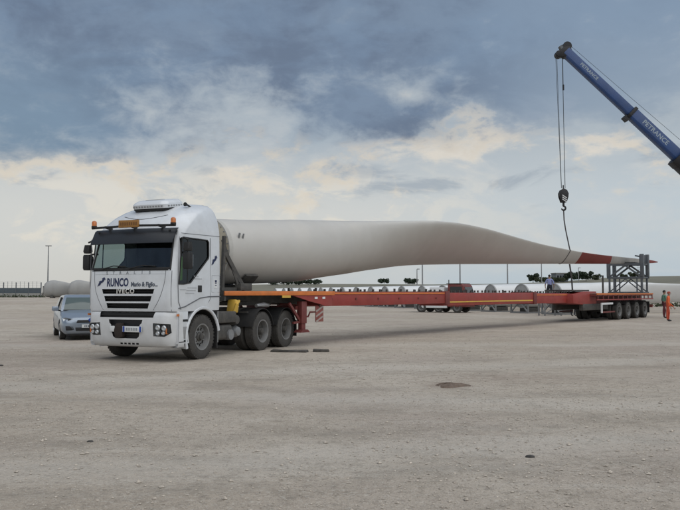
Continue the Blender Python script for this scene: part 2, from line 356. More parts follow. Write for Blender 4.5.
# pebbles: thousands of small stones lying on the yard
r = np.random.default_rng(3); NS = 90000
D = 3.2+ 26*r.random(NS)**1.3; A = (r.random(NS)-.5)*1.16; px_, py_ = D*np.tan(A*.95), D
dens = np.sin(px_*.7+1.3*np.sin(py_*.5))+np.sin(py_*.9-.4*px_)+r.normal(0, .9, NS); keep = dens > -.5
keep &= ~((px_ < -1.2) & (py_ > 15.5) & (py_ < 24) & (px_ > -7))
px_, py_ = px_[keep], py_[keep]; ns = len(px_); sz = np.clip(.0050*np.exp(r.normal(0, .55, ns)), .0025, .026)
oct_ = np.array([(1,0,0),(0,1,0),(-1,0,0),(0,-1,0),(0,0,1),(0,0,-1)], float)
of = np.array([(0,1,4),(1,2,4),(2,3,4),(3,0,4),(1,0,5),(2,1,5),(3,2,5),(0,3,5)])
V = oct_[None]*(.7+.6*r.random((ns, 6, 1)))*sz[:, None, None]*np.array([1.2, 1.0, .65])
an = r.random(ns)*6.28; ca, sa = np.cos(an)[:, None], np.sin(an)[:, None]
V = np.stack([V[..., 0]*ca-V[..., 1]*sa, V[..., 0]*sa+V[..., 1]*ca, V[..., 2]], -1)
V += np.stack([px_, py_, gz(px_, py_)+sz*.25], -1)[:, None]
pm = bpy.data.meshes.new('pebbles'); pm.from_pydata(V.reshape(-1, 3).tolist(), [], (of[None]+6*np.arange(ns)[:, None, None]).reshape(-1, 3).tolist()); pm.materials.append(M['stone'])
peb = link('pebbles', pm); tag(peb, 'small loose pebbles scattered over the gravel yard', 'pebbles', kind='stuff')

# ------------------------------------------------------------------ wheels (shared meshes)
_wm = {}
def wheel(parent, loc, Rr, W, rim, near=True, dual=False, style='steel', name='wheel'):
    """axle along local y; 'near' wheels show their face towards -y"""
    s = -1 if near else 1; key = (Rr, W, rim, s, dual, style)
    if key not in _wm:
        h = W/2; t = MB()
        prof = [(rim-.01, h*.80), (rim+.02, h*.98), (rim+.07*Rr/.52, h), (Rr-.06, h*.97), (Rr-.02, h*.86), (Rr-.004, h*.74), (Rr, h*.66)]
        for q in (.42, .40, .12, .10): pass
        tread = []
        for a, b in ((.64, .44), (.38, .14), (.08, -.08), (-.14, -.38), (-.44, -.64)):
            tread += [(Rr-.014, h*(a+.02)), (Rr, h*a), (Rr, h*b), (Rr-.014, h*(b-.02))]
        prof = prof + tread + [(p, -q) for p, q in reversed(prof)] + [(rim-.03, -h*.5), (rim-.03, h*.5), (rim-.01, h*.80)]
        t.lathe(prof, n=44)
        if dual: t.lathe([(p, q-s*(W+.04)) for p, q in prof], n=44)
        # rubber lugs on the shoulder
        for k in range(40):
            a = 2*math.pi*k/40; t.box(((Rr-.012)*math.cos(a), s*h*.80, (Rr-.012)*math.sin(a)), (.022, h*.22, .045), ry=-a)
        tm = t.mesh('tyre', M['rubber'])
        # rim: dish with hand holes
        d = MB(); o = s*h
        deep = .10 if style == 'steel' else .02
        if dual: deep = .15
        d.lathe([(rim-.005, o*.82), (rim+.012, o*.95), (rim+.012, o*1.0), (rim-.02, o*.97), (rim-.035, o*.55), (rim-.05, o-s*deep-s*.02), (rim-.05, o-s*deep-s*.06), (rim-.02, o*.3)], n=40, caps=False)
        nh = 10 if style == 'steel' else 5; r0, r1 = rim*.46, rim-.045
        y1, y0 = o-s*deep, o-s*(deep+.02)
        # inner plate
        inner = r0+(r1-r0)*(.30 if style == 'steel' else .1); outer = r0+(r1-r0)*.80
        d.lathe([(inner, y0), (inner, y1), (.02, y1+s*.015), (.02, y0)], n=40)
        d.lathe([(outer, y0), (outer, y1), (r1+.01, y1), (r1+.01, y0), (outer, y0)], n=40)
        for k in range(nh):
            a0 = 2*math.pi*k/nh; wd = 2*math.pi/nh*(.55 if style == 'steel' else .38)
            for q in range(3):
                b0, b1 = a0+wd*q/3, a0+wd*(q+1)/3
                P = [(rr*math.cos(b), yy, rr*math.sin(b)) for yy in (y0, y1) for (rr, b) in ((inner-.004, b0), (outer+.004, b0), (outer+.004, b1), (inner-.004, b1))]
                d.add(P, [(0,1,2,3),(7,6,5,4),(0,4,5,1),(1,5,6,2),(2,6,7,3),(3,7,4,0)])
        rm = d.mesh('rim', M['steel_rim'] if style == 'steel' else M['alu'], smooth=30)
        hb_ = MB(); hr = rim*.36
        if style == 'steel':
            hb_.lathe([(.001, y1-s*.02), (hr, y1-s*.02), (hr, y1+s*.03), (hr*.7, y1+s*(.05 if not dual else .11)), (hr*.66, y1+s*(.09 if not dual else .14)), (.001, y1+s*(.095 if not dual else .145))], n=24)
            for k in range(10):
                a = 2*math.pi*k/10; hb_.tube([(rim*.56*math.cos(a), y1, rim*.56*math.sin(a)), (rim*.56*math.cos(a), y1+s*.035, rim*.56*math.sin(a))], .017, 6)
        else:
            hb_.lathe([(.001, y1-s*.01), (.06, y1-s*.01), (.055, y1+s*.02), (.001, y1+s*.025)], n=16)
        hm = hb_.mesh('hub', M['dark_steel'])
        bk = MB().lathe([(.001, s*h*.1), (rim-.03, s*h*.1), (rim-.03, s*h*.04), (.001, s*h*.04)], n=24).mesh('brake_drum', M['dark_steel'])
        _wm[key] = (tm, rm, hm, bk)
    w = emp(name, parent, loc)
    for nm, me in zip(('tyre', 'rim', 'hub', 'brake_drum'), _wm[key]): link(nm, me, w)
    return w

# ------------------------------------------------------------------ tractor unit
# local frame: x backwards from the front axle, y towards its far side, z up
TT = R_(66.7)
truck = thing('truck_tractor', 'white tractor unit with high roof, amber beacons and blue lettering on its nose', 'truck', (-4.335, 17.87, 0), TT)
def lerp_tab(tab, z): return [float(np.interp(z, [t[0] for t in tab], [t[i] for t in tab])) for i in range(1, len(tab[0]))]
#        z     xf     xr    w     r    bow
CAB = [(1.13,-1.20, .70, 1.235, .20, .09), (1.20,-1.215, .71, 1.24, .20, .09), (1.60,-1.225, .71, 1.245, .20, .09), (2.06,-1.205, .71, 1.245, .20, .10),
       (2.15,-1.185, .71, 1.245, .20, .11), (2.98,-.955, .71, 1.225, .20, .12), (3.04,-.91, .71, 1.215, .22, .13), (3.12,-.84, .71, 1.20, .26, .14), (3.22,-.735, .71, 1.175, .32, .15),
       (3.32,-.60, .705, 1.14, .36, .16), (3.42,-.42, .70, 1.09, .42, .17), (3.50,-.22, .685, 1.03, .45, .18), (3.55,-.05, .665, .97, .45, .18), (3.585, .10, .63, .90, .40, .15), (3.60, .20, .58, .82, .3, .1)]
CAB = [((z if z <= 2.98 else 2.98+(z-2.98)*1.14), *q) for z, *q in CAB]
BUMP = [(.33,-1.09, -.93, 1.20, .30, .10), (.37,-1.165, -.93, 1.23, .32, .11), (.48,-1.235, -.93, 1.245, .34, .12), (.80,-1.275, -.93, 1.25, .34, .12), (1.02,-1.27, -.93, 1.25, .32, .12), (1.09,-1.245, -.93, 1.245, .30, .12), (1.115,-1.215, -.93, 1.235, .28, .11)]
def fx(tab, y, z, grow=0):
    xf, xr, w, r, bow = lerp_tab(tab, z); a = min(abs(y), w-1e-4)
    x = xf+bow*(a/w)**2
    if a > w-r: x += r-math.sqrt(max(0, r*r-(a-(w-r))**2))
    return x-grow
def outline(tab, z, ins=0):
    xf, xr, w, r, bow = lerp_tab(tab, z); pts = []
    ysn = [w-r+r*math.sin(R_(a)) for a in range(0, 91, 9)]
    fr = sorted(set([round(v, 5) for v in ysn]+[round(v, 5) for v in np.linspace(0, w-r, 9)]))
    fr = [-v for v in reversed(fr)]+[v for v in fr if v > 0]
    P = [(fx(tab, y, z), y) for y in fr]
    xs0 = P[0][0]
    side = [xs0+(xr-.05-xs0)*k/6 for k in range(1, 7)]
    pts = [(xr, -w+.05), (xr-.015, -w+.015)]+[(x, -w) for x in reversed(side)]+P+[(x, w) for x in side]+[(xr-.015, w-.015), (xr, w-.05)]
    if ins:
        k = 1-ins/w; cx = (xf+xr)/2; kx = 1-ins/((xr-xf)/2)
        pts = [(cx+(x-cx)*kx, y*k) for x, y in pts]
    return [(x, y, z) for x, y in pts]
zz = sorted(set([t[0] for t in CAB]+[1.35, 1.8, 2.3, 2.5, 2.7, 2.85, 3.09, 3.19, 3.31, 3.43, 3.53]))
outer = MB().loft([outline(CAB, z) for z in zz]).mesh('cab', M['cabwhite'], smooth=0)
zi = [1.22, 1.6, 2.0, 2.3, 2.6, 2.9, 3.1, 3.25, 3.35]
inner = MB().loft([outline(CAB, z, .06) for z in zi]).mesh('in', M['black'], smooth=0)
cabm = boolean(outer, inner)
WIN = [(-.985, 1.745), (-.80, 1.745), (-.55, 1.775), (.18, 2.36), (.20, 2.42), (.20, 2.74), (.15, 2.79), (-.83, 2.80), (-.86, 2.77)]
for (y0, y1) in ((-1.4, -1.0), (1.0, 1.4)):
    cabm = boolean(cabm, MB().prism(WIN, 'y', y0, y1).mesh('c', M['black'], smooth=0))
cabm = boolean(cabm, MB().prism([(-1.10, 2.085), (1.10, 2.085), (1.03, 2.95), (-1.03, 2.95)], 'x', -1.6, -.55).mesh('c', M['black'], smooth=0))
for z0, z1, wa, wb in ((1.525, 1.635, .735, .70), (1.355, 1.475, .665, .63), (1.195, 1.315, .60, .565)):
    cabm = boolean(cabm, MB().prism([(-wb, z0), (wb, z0), (wa, z1), (-wa, z1)], 'x', -1.5, -1.0).mesh('c', M['grille'], smooth=0))
cabm = boolean(cabm, MB().lathe([(.62, -1.5), (.62, 1.5)], (0, 0, .55), 'y', 40).mesh('c', M['black'], smooth=0))
cabm.materials.append(M['black'])
for p in cabm.polygons:
    cx_, cy_, cz_ = p.center; xf_, xr_, w_, r_, b_ = lerp_tab(CAB, cz_)
    if abs(cy_) < w_-.035 and fx(CAB, cy_, cz_)+.035 < cx_ < xr_-.03 and 1.2 < cz_ < 3.4: p.material_index = len(cabm.materials)-1
cabm.shade_smooth(); cabm.set_sharp_from_angle(angle=R_(32))
link('cab', cabm, truck)
# windscreen, follows the raked front
def patch(tab, z0, z1, ya, yb, off, nz=10, ny=24, fn=None):
    b = MB(); rows = []
    for i in range(nz+1):
        z = z0+(z1-z0)*i/nz; y0, y1 = (ya(z), yb(z)) if callable(ya) else (ya, yb)
        rows.append([(fx(tab, y0+(y1-y0)*j/ny, z)-off, y0+(y1-y0)*j/ny, z) for j in range(ny+1)])
    return b.loft(rows, caps=False, closed=False)
wy = lambda z: 1.115-.08*(z-2.085)/.865
patch(CAB, 2.07, 2.96, lambda z: -wy(z), lambda z: wy(z), -.012).build('windscreen', M['glass'], truck, fix=False)
# rubber surround of the windscreen, drawn as a tube that follows the surface
def surf_tube(tab, pts, r, off=0, n=6): return MB().tube([(fx(tab, y, z)-off, y, z) for y, z in pts], r, n)
ring = [(y, 2.085) for y in np.linspace(-1.10, 1.10, 24)]+[(1.10-.07*k/8, 2.085+.865*k/8) for k in range(1, 9)]+[(y, 2.95) for y in np.linspace(1.03, -1.03, 24)]+[(-1.03-.07*k/8, 2.95-.865*k/8) for k in range(1, 9)]
surf_tube(CAB, ring, .022, -.004).build('windscreen_seal', M['black'], truck)
patch(CAB, 2.045, 2.12, -1.12, 1.12, .006, 2).build('cowl', M['black'], truck, fix=False)
# sun visor: a tinted board standing proud of the windscreen top
vis = MB(); rows = []
for z, o in ((2.665, .17), (2.70, .17), (2.98, .10), (3.015, .07)):
    rows.append([(fx(CAB, min(1.12, abs(y))*(1 if y > 0 else -1)*.93, z)-o, y, z) for y in np.linspace(-1.16, 1.16, 25)])
rows2 = [[(x+.02, y, z-.004) for x, y, z in q] for q in rows]
vis.loft(rows, caps=False, closed=False).loft(rows2, caps=False, closed=False)
vis.build('sun_visor', M['visor'], truck, fix=False)
for s in (-1, 1): MB().box((fx(CAB, 1.0, 2.9)-.06, s*1.0, 2.95), (.16, .03, .03)).build('visor_bracket', M['black'], truck)
patch(CAB, 2.86, 2.985, -1.10, 1.10, .003, 3).build('header_band', M['visor'], truck, fix=False)
# wipers
for y0, y1 in ((.75, .05), (-.05, -.75)):
    w_ = MB().tube([(fx(CAB, y0, 2.09)-.03, y0, 2.09), (fx(CAB, (y0+y1)/2, 2.16)-.04, (y0+y1)/2, 2.16), (fx(CAB, y1, 2.14)-.03, y1, 2.14)], .012, 6)
    w_.build('wiper', M['black'], truck)
for s in (-1, 1):
    pw = [(x, s*1.222, z) for x, z in WIN]
    b = MB().add([(x, s*(np.interp(z, [1.6, 2.15, 2.98], [1.245, 1.245, 1.225])-.018), z) for x, z in WIN], [tuple(range(len(WIN)))])
    b.build('side_window', M['sideglass'], truck, fix=False, smooth=0)
    loop = [(x, s*(np.interp(z, [1.6, 2.15, 2.98], [1.245, 1.245, 1.225])), z) for x, z in WIN]; loop.append(loop[0])
    MB().tube(loop, .016, 6).build('window_seal', M['black'], truck)
    MB().tube([(-.62, s*1.215, 2.78), (-.64, s*1.225, 1.78)], .012, 6).build('quarter_light_bar', M['black'], truck)
# cab interior
MB().bb(-1.08, -.62, -1.08, 1.08, 1.75, 2.02).build('dashboard', M['black'], truck, bevel=.06)
for s in (-1, 1):
    st = MB().bb(-.25, .25, s*.62-.25, s*.62+.25, 1.55, 1.72); st.box((.27, s*.62, 2.06), (.14, .48, .72), ry=.15); st.box((.34, s*.62, 2.52), (.10, .26, .2), ry=.15)
    st.build('seat', M['seat'], truck, bevel=.05)
MB().tube([(-.58+.08*math.cos(a), -.62+.22*math.sin(a), 2.03+.20*math.cos(a)) for a in np.linspace(0, 2*math.pi, 20)], .018, 6).build('steering_wheel', M['black'], truck)
MB().bb(.48, .62, -1.1, 1.1, 1.3, 3.1).build('cab_curtain', M['seat'], truck)
MB().box((-.72, -1.08, 2.1), (.14, .05, .55)).build('hi_vis_jacket', M['hivis'], truck, bevel=.02)
# grille inserts
for z0, z1, wa in ((1.515, 1.645, .75), (1.345, 1.485, .68), (1.185, 1.325, .62)):
    b = MB(); nn = 16
    rows = [[(fx(CAB, y, (z0+z1)/2)+.075, y, z) for y in np.linspace(-wa, wa, nn)] for z in (z0, z1)]
    b.loft(rows, caps=False, closed=False)
    for k in range(3):
        z = z0+(z1-z0)*(k+.6)/3.2
        b.loft([[(fx(CAB, y, z)+.03, y, z-.012) for y in np.linspace(-wa, wa, nn)], [(fx(CAB, y, z)+.018, y, z+.004) for y in np.linspace(-wa, wa, nn)], [(fx(CAB, y, z)+.07, y, z+.02) for y in np.linspace(-wa, wa, nn)]], caps=False, closed=False)
    b.build('grille_slat', M['grille'], truck, fix=False, smooth=0)
# seams of the bonnet flap and doors
dk = lambda pts, r=.0075, name='panel_seam': surf_tube(CAB, pts, r, -.003).build(name, M['seam'], truck)
for s in (-1, 1):
    dk([(s*(1.0-.30*(k/12)**2.2), 2.04-.88*k/12) for k in range(13)])
    dk([(s*1.135, 2.04-.9*k/6) for k in range(7)])
    MB().tube([(x, s*1.2445, z) for x, z in ((-.99, 2.80), (-1.02, 1.75), (-.99, 1.35), (-.90, 1.17))], .007, 6).build('door_seam', M['seam'], truck)
    MB().tube([(x, s*1.243, z) for x, z in ((.26, 2.85), (.27, 1.40), (.20, 1.32))], .006, 6).build('door_seam', M['seam'], truck)
    MB().tube([(x, s*(1.228), z) for x, z in ((-.90, 2.89), (-.2, 2.90), (.69, 2.915))], .006, 6).build('roof_seam', M['seam'], truck)
    # swept step line of the lower door
    MB().tube([(x, s*1.243, z) for x, z in ((-.98, 1.20), (-.75, 1.235), (-.45, 1.33), (-.15, 1.425), (.2, 1.455), (.70, 1.46))], .014, 6).build('door_crease', M['seam'], truck)
    MB().tube([(x, s*1.243, z) for x, z in ((.33, 1.96), (.69, 1.96), (.69, 1.56), (.33, 1.56), (.33, 1.96))], .005, 6).build('locker_flap', M['seam'], truck)
    MB().bb(-.25, -.09, s*1.243-.012, s*1.243+.012, 1.56, 1.72).build('door_handle', M['black'], truck, bevel=.01)
dk([(y, 2.0-.055+.02) for y in np.linspace(-.98, .98, 16)], .004)
# sticker on the locker flap
MB().bb(.42, .56, -1.252, -1.246, 1.66, 1.87).build('sticker', M['white'], truck)
for z0, z1 in ((1.80, 1.85), (1.77, 1.79), (1.72, 1.735)): MB().bb(.455, .53, -1.2565, -1.253, z0, z1).build('sticker_mark', M['navy'], truck)
# lettering on the nose: u runs to the viewer's right = local -y
def nose(y0, z0, out=.004, k=1.0): return lambda u, v, w: (fx(CAB, y0-u*k, z0+v)-out-w, y0-u*k, z0+v)
text('RUNCO', .255, nose(.275, 1.775, k=.68), 'lettering', M['navy'], truck, bold=.008, space=1.02)
text('Mario & Figlio...', .14, nose(-.465, 1.735, k=.80), 'lettering', M['letters_dark'], truck, bold=.004)
for k, ch in enumerate('STRALIS'): text(ch, .095, nose(.60-.2*k, 2.0), 'letter', M['letters_grey'], truck, bold=.002)
text('IVECO', .15, nose(.045, 1.58, -.008), 'lettering', M['chrome'], truck, bold=.006, space=1.25, depth=.02)
def arrows(fn, name='arrow_emblem'):
    b = MB()
    for (ou, ov) in ((-.055, -.035), (.045, .04)):
        poly = [(-.075, -.055), (-.02, .045), (-.045, .05), (.03, .075), (.075, .02), (.045, .03), (.0, -.03), (-.03, -.035)]
        n = len(poly); P = [fn(ou+p*1.05, ov+q*1.05, w) for w in (0, .004) for p, q in poly]
        b.add(P, [tuple(range(n)), tuple(range(2*n-1, n-1, -1))]+[(i, (i+1) % n, n+(i+1) % n, n+i) for i in range(n)])
    b.build(name, M['navy'], truck, smooth=0)
arrows(nose(.75, 1.785)); arrows(lambda u, v, w: (.44+u, -1.249-w, 2.31+v*1.15))
side = lambda x0, z0: (lambda u, v, w: (x0+u, -1.2475-w, z0+v))
# small grey lines of writing on the door, too small to read in the photograph
for x0, x1, z in ((-.42, -.24, 1.93), (-.40, -.10, 1.87), (-.95, -.72, 1.62), (-.66, -.30, 1.66), (-.70, -.34, 1.60), (-.74, -.40, 1.54)):
    b = MB(); x = x0
    while x < x1:
        w = rng.uniform(.02, .05); b.bb(x, min(x+w, x1), -1.2505, -1.2465, z-.010, z+.010); x += w+.014
    b.build('small_print', M['letters_soft'], truck, smooth=0)
# bumper
bz = sorted(set([t[0] for t in BUMP]+[.42, .6, .7, .9]))
bum = MB().loft([outline(BUMP, z) for z in bz]).mesh('bumper', M['bumper'], smooth=0)
LG = [(-.47, .945), (-.45, .87), (-.40, .83), (-.385, .66), (-.36, .565), (-.30, .525), (.30, .525), (.36, .565), (.385, .66), (.40, .83), (.45, .87), (.47, .945)]
bum = boolean(bum, MB().prism(LG, 'x', -1.6, -1.13).mesh('c', M['grille'], smooth=0))
bum = boolean(bum, MB().prism([(-.74, .995), (.74, .995), (.78, 1.2), (-.78, 1.2)], 'x', -1.6, -1.13).mesh('c', M['grille'], smooth=0))
for s in (-1, 1):
    bum = boolean(bum, MB().prism([(s*.735, .585), (s*.74, .875), (s*1.12, .855), (s*1.13, .66), (s*1.0, .575)], 'x', -1.6, -1.02).mesh('c', M['black'], smooth=0))
for k in range(5):
    y = .16-.11*k; bum = boolean(bum, MB().prism([(y-.035, .385), (y+.035, .385), (y+.025, .425), (y-.045, .425)], 'x', -1.6, -1.08).mesh('c', M['grille'], smooth=0))
bum.shade_smooth(); bum.set_sharp_from_angle(angle=R_(32)); link('bumper', bum, truck)
for k in range(3): MB().bb(-1.20, -1.15, -.44, .44, .60+.1*k, .625+.1*k).build('grille_bar', M['black'], truck)
MB().bb(-1.2, -1.16, -.74, .74, 1.04, 1.06).build('grille_bar', M['black'], truck)
MB().bb(-1.16, -1.12, -.50, .50, .50, .96).build('grille_back', M['grille'], truck)
MB().bb(-1.16, -1.11, -.80, .80, .98, 1.10).build('grille_back', M['grille'], truck)
MB().bb(-1.12, -1.07, -.36, .24, .37, .44).build('grille_back', M['grille'], truck)
# plate and its pale carrier, tow eye cover hanging dark beside it
MB().box((-1.29, -.215, .735), (.02, .53, .13)).build('number_plate', M['plate'], truck, bevel=.005)
for y, w in ((.012, .05), (-.448, .05)): MB().box((-1.302, y, .735), (.006, w, .125)).build('plate_band', M['plate_blue'], truck)
for k in range(7): MB().box((-1.302, -.07-.047*k, .735), (.004, .026, .062)).build('plate_mark', M['letters_grey'], truck)
MB().box((-1.285, .345, .735), (.02, .14, .13)).build('plate_carrier', M['plate'], truck, bevel=.01)
MB().prism([(.06, .55), (.26, .53), (.30, .70), (.24, .86), (.10, .87), (.055, .72)], 'x', -1.30, -1.17).build('hanging_cover', mat('dark_cover', (.03, .022, .018), .85), truck, bevel=.02)
for s in (-1, 1):
    b = MB().prism([(s*.75, .60), (s*.755, .86), (s*1.105, .84), (s*1.115, .67), (s*.99, .59)], 'x', fx(BUMP, 1.0, .7)-.005, fx(BUMP, 1.0, .7)+.12)
    hl = emp('headlight', truck); b.build('housing', M['black'], hl)
    for y, z, rr in ((.85, .775, .062), (1.0, .765, .062), (.85, .65, .05), (.985, .655, .045)):
        x = fx(BUMP, 1.0, .7)-.03+(.02 if y > .9 else 0)-.02
        MB().lathe([(.001, 0.0), (rr*.7, -.008), (rr, .012), (rr, .03), (.001, .03)], (x, s*y, z), 'x', 16).build('lens', M['lamp_clear'], hl)
    MB().box((fx(BUMP, 1.0, .7)+.02, s*1.06, .70), (.06, .04, .13)).build('indicator', M['amber'], hl, bevel=.01)
    cov = MB(); cp = [(.745, .59), (.75, .87), (1.11, .85), (1.12, .66), (.99, .58)]
    cov.add([(fx(BUMP, y, z)+.004, s*y, z) for y, z in cp], [(0, 1, 2, 3, 4)]); cov.build('cover_glass', glass('lamp_cover', (.8, .85, .88), .1), hl, fix=False, smooth=0)
    # amber marker, step panel and arch
    MB().box((-1.02, s*1.252, 1.05), (.08, .02, .05)).build('side_marker', M['amber'], truck)
    sp = MB().prism([(-.98, .40), (-.54, .40), (-.62, .78), (-.60, 1.14), (-1.0, 1.14)], 'y', s*1.10, s*1.235); sp.build('step_panel', M['cabwhite'], truck, bevel=.02)
    for z in (.90, .44): MB().prism([(-.96, z), (-.62, z), (-.63, z+.05), (-.96, z+.05)], 'y', s*1.20, s*1.242).build('step', M['grille'], truck)
    for z in (.63,): MB().bb(-.95, -.64, min(s*1.20, s*1.240), max(s*1.20, s*1.240), z-.12, z+.16).build('step_insert', M['grey_plastic'], truck, bevel=.01)
    arch = MB(); secs = []
    for k in range(17):
        a = R_(200-k*190/16); q = []
        for rr, y in ((.64, 1.0), (.64, 1.235), (.66, 1.255), (.70, 1.255), (.715, 1.235), (.66, 1.0)): q.append((rr*math.cos(a), s*y, .52+rr*math.sin(a)))
        secs.append(q)
    arch.loft(secs).build('wheel_arch', M['cabwhite'], truck)
    lin = MB(); lin.loft([[(.625*math.cos(R_(200-k*200/16)), s*y, .52+.625*math.sin(R_(200-k*200/16))) for y in (.85, 1.22)] for k in range(17)], caps=False, closed=False)
    lin.build('arch_liner', M['black'], truck, fix=False)
    MB().bb(.60, .64, min(s*.9, s*1.22), max(s*.9, s*1.22), .22, .95).build('mud_flap', M['black'], truck)
    MB().bb(.66, .70, min(s*1.10, s*1.20), max(s*1.10, s*1.20), .35, 1.1).build('flap_strap', M['alu'], truck)
# light bar, beacons, sign
MB().tube([(-1.05, -1.18, 3.06), (-1.12, 0, 3.08), (-1.05, 1.18, 3.06)], .026, 8).build('light_bar', M['black'], truck)
for y in (-.75, 0, .75): MB().bar((-1.10, y, 3.07), (fx(CAB, y, 3.05)+.02, y, 3.03), .05, .05).build('bar_bracket', M['black'], truck)
for s in (-1, 1):
    bc = emp('beacon', truck, (-1.05, s*1.12, 3.075)); bc.scale = (.85, .85, .8)
    MB().lathe([(.001, 0), (.075, 0), (.075, .05), (.001, .05)], axis='z', n=18).build('base', M['black'], bc)
    MB().lathe([(.068, .05), (.068, .15), (.055, .185), (.02, .20), (.001, .20)], axis='z', n=18).build('lens', M['amber'], bc)
MB().box((-1.15, .03, 3.12), (.05, .56, .17)).build('roof_sign', M['signboard'], truck, bevel=.01)
b = MB()
for k in range(8): b.box((-1.177, .24-.062*k, 3.12), (.004, .036, .07))
b.build('sign_mark', mat('sign_marks', (.16, .07, .02), .6), truck, smooth=0)
# roof air conditioner
ac = emp('air_conditioner', truck, (-.10, 0, 3.585)); ac.rotation_euler = (0, R_(-9), 0)
def rr_sec(x0, x1, w, r, z): return [(x, y, z) for cx, cy, a0 in ((x1-r, w-r, 0), (x0+r, w-r, 90), (x0+r, -w+r, 180), (x1-r, -w+r, 270)) for a in range(0, 91, 15) for x, y in [(cx+r*math.cos(R_(a0+a)), cy+r*math.sin(R_(a0+a)))]]
MB().loft([rr_sec(-.36, .34, .46, .12, -.06), rr_sec(-.40, .36, .49, .14, -.02), rr_sec(-.40, .36, .49, .14, .01)]).build('tray', M['black'], ac)
MB().loft([rr_sec(-.41, .37, .50, .15, .01), rr_sec(-.42, .38, .50, .15, .10), rr_sec(-.38, .36, .47, .15, .15), rr_sec(-.30, .32, .42, .14, .19), rr_sec(-.20, .25, .33, .12, .205)]).build('housing', M['cabwhite'], ac)
for k in range(11): MB().box((-.418, .40-.08*k, .055), (.012, .045, .035)).build('louvre', M['grey_plastic'], ac)
for k in range(6): MB().box((-.27+.1*k, -.50, .055), (.06, .012, .035)).build('louvre', M['grey_plastic'], ac)
MB().loft([rr_sec(-.24, .02, .26, .1, .195), rr_sec(-.22, .0, .24, .1, .214)]).build('fan_grille', M['grey_plastic'], ac)
dkp = [(-.62+.5*abs(math.cos(R_(a)))*0, y, 0) for a, y in ((0, 0),)]
MB().tube([(fx(CAB, y, 3.36-.10*math.cos(y*2.4))-.002, y, 3.36-.10*math.cos(y*2.4)) for y in np.linspace(-.62, .62, 15)], .008, 6).build('roof_crease', M['seam'], truck)
# horn on the roof
MB().tube([(.12, -.80, 3.58), (-.06, -.80, 3.63), (-.16, -.80, 3.64)], [.02, .02, .05], 10).build('air_horn', M['black'], truck)
# mirrors
for s in (-1, 1):
    mr = emp('mirror', truck)
    MB().loft([rr_sec(-.98, -.84, .085, .04, 2.08), rr_sec(-1.0, -.82, .10, .05, 2.13), rr_sec(-1.0, -.82, .10, .05, 2.40), rr_sec(-.98, -.84, .09, .04, 2.45)]).build('main_housing', M['black'], mr)
    MB().loft([rr_sec(-.98, -.85, .08, .04, 2.48), rr_sec(-1.0, -.83, .095, .05, 2.53), rr_sec(-.97, -.84, .08, .05, 2.68)]).build('wide_housing', M['black'], mr)
    for ch in mr.children: ch.location = (0, s*1.42, 0)
    for z in (2.44, 2.76): MB().tube([(-.90, s*1.42, z-.02), (-.88, s*1.30, z+.02), (-.80, s*1.20, z+.02)], .022, 8).build('arm', M['black'], mr)
    MB().box((-.815, s*1.42, 2.27), (.006, .15, .26)).build('mirror_glass', M['chrome'], mr)
# chassis
for s in (-1, 1): MB().bb(-.9, 5.0, s*.42-.04, s*.42+.04, .75, 1.02).build('chassis_rail', M['dark_steel'], truck)
for x in (.9, 2.2, 3.5, 4.9): MB().bb(x-.05, x+.05, -.40, .40, .80, .98).build('cross_member', M['dark_steel'], truck)
MB().bb(-.9, .6, -.5, .5, .55, 1.15).build('engine', M['dark_steel'], truck, bevel=.05)
for s in (-1, 1):
    MB().bb(.72, 1.62, min(s*.55, s*1.15), max(s*.55, s*1.15), .80, 1.08).build('battery_box', M['dark_steel'], truck, bevel=.03)
    MB().bb(.74, 1.5, min(s*.70, s*1.12), max(s*.70, s*1.12), .38, .76).build('fuel_tank', M['dark_steel'], truck, bevel=.08, seg=3)
    for (x, z) in ((1.78, .56), (1.72, .86)): MB().lathe([(.001, s*.62), (.11, s*.64), (.15, s*.72), (.15, s*1.02), (.11, s*1.12), (.001, s*1.14)], (x, 0, z), 'y', 18).build('air_tank', M['galv'] if z < .6 else M['dark_steel'], truck)
    MB().tube([(1.35, s*.95, .50), (1.35, s*1.17, .50)], .13, 16).build('filter_can', M['galv'], truck)
    # mudguards over the tandem
    for x in (2.89, 4.26):
        g_ = MB(); g_.loft([[(x+.60*math.cos(R_(a)), s*y, .53+.60*math.sin(R_(a))) for y in (.66, 1.22)]+[(x+.585*math.cos(R_(a)), s*y, .53+.585*math.sin(R_(a))) for y in (1.22, .66)] for a in np.linspace(168, 12, 15)])
        g_.build('mudguard', M['black'], truck, smooth=40)
    MB().bb(4.88, 4.90, min(s*.70, s*1.22), max(s*.70, s*1.22), .28, .75).build('mud_flap', M['black'], truck)
MB().box((2.02, -.80, 1.20), (.20, .26, .34), ry=.2).build('yellow_coupling', M['yellow'], truck, bevel=.04)
MB().tube([(1.9, -.9, 1.0), (1.95, -.95, 1.25), (2.15, -.9, 1.33)], .04, 8).build('yellow_hose', M['yellow'], truck)
MB().tube([(.95, -.5, 1.05), (.95, -.5, 2.3), (1.0, -.45, 2.4)], .07, 10).build('exhaust_pipe', M['dark_steel'], truck)
MB().bb(.78, 1.1, -.7, .7, 1.02, 1.35).build('rear_box', M['black'], truck, bevel=.03)
MB().lathe([(.001, 1.05), (.5, 1.05), (.5, 1.13), (.001, 1.15)], (3.35, 0, 0), 'z', 28).build('fifth_wheel', M['dark_steel'], truck)
for x in (2.45, 3.5): MB().bb(x-.02, x+.02, -1.0, 1.0, 1.02, 1.05).build('guard_bracket', M['dark_steel'], truck)
MB().tube([(3.45, -1.06, 1.20), (3.15, -1.08, 1.22), (2.8, -1.05, 1.20)], [.05, .07, .05], 10).build('silver_hose', M['alu'], truck)
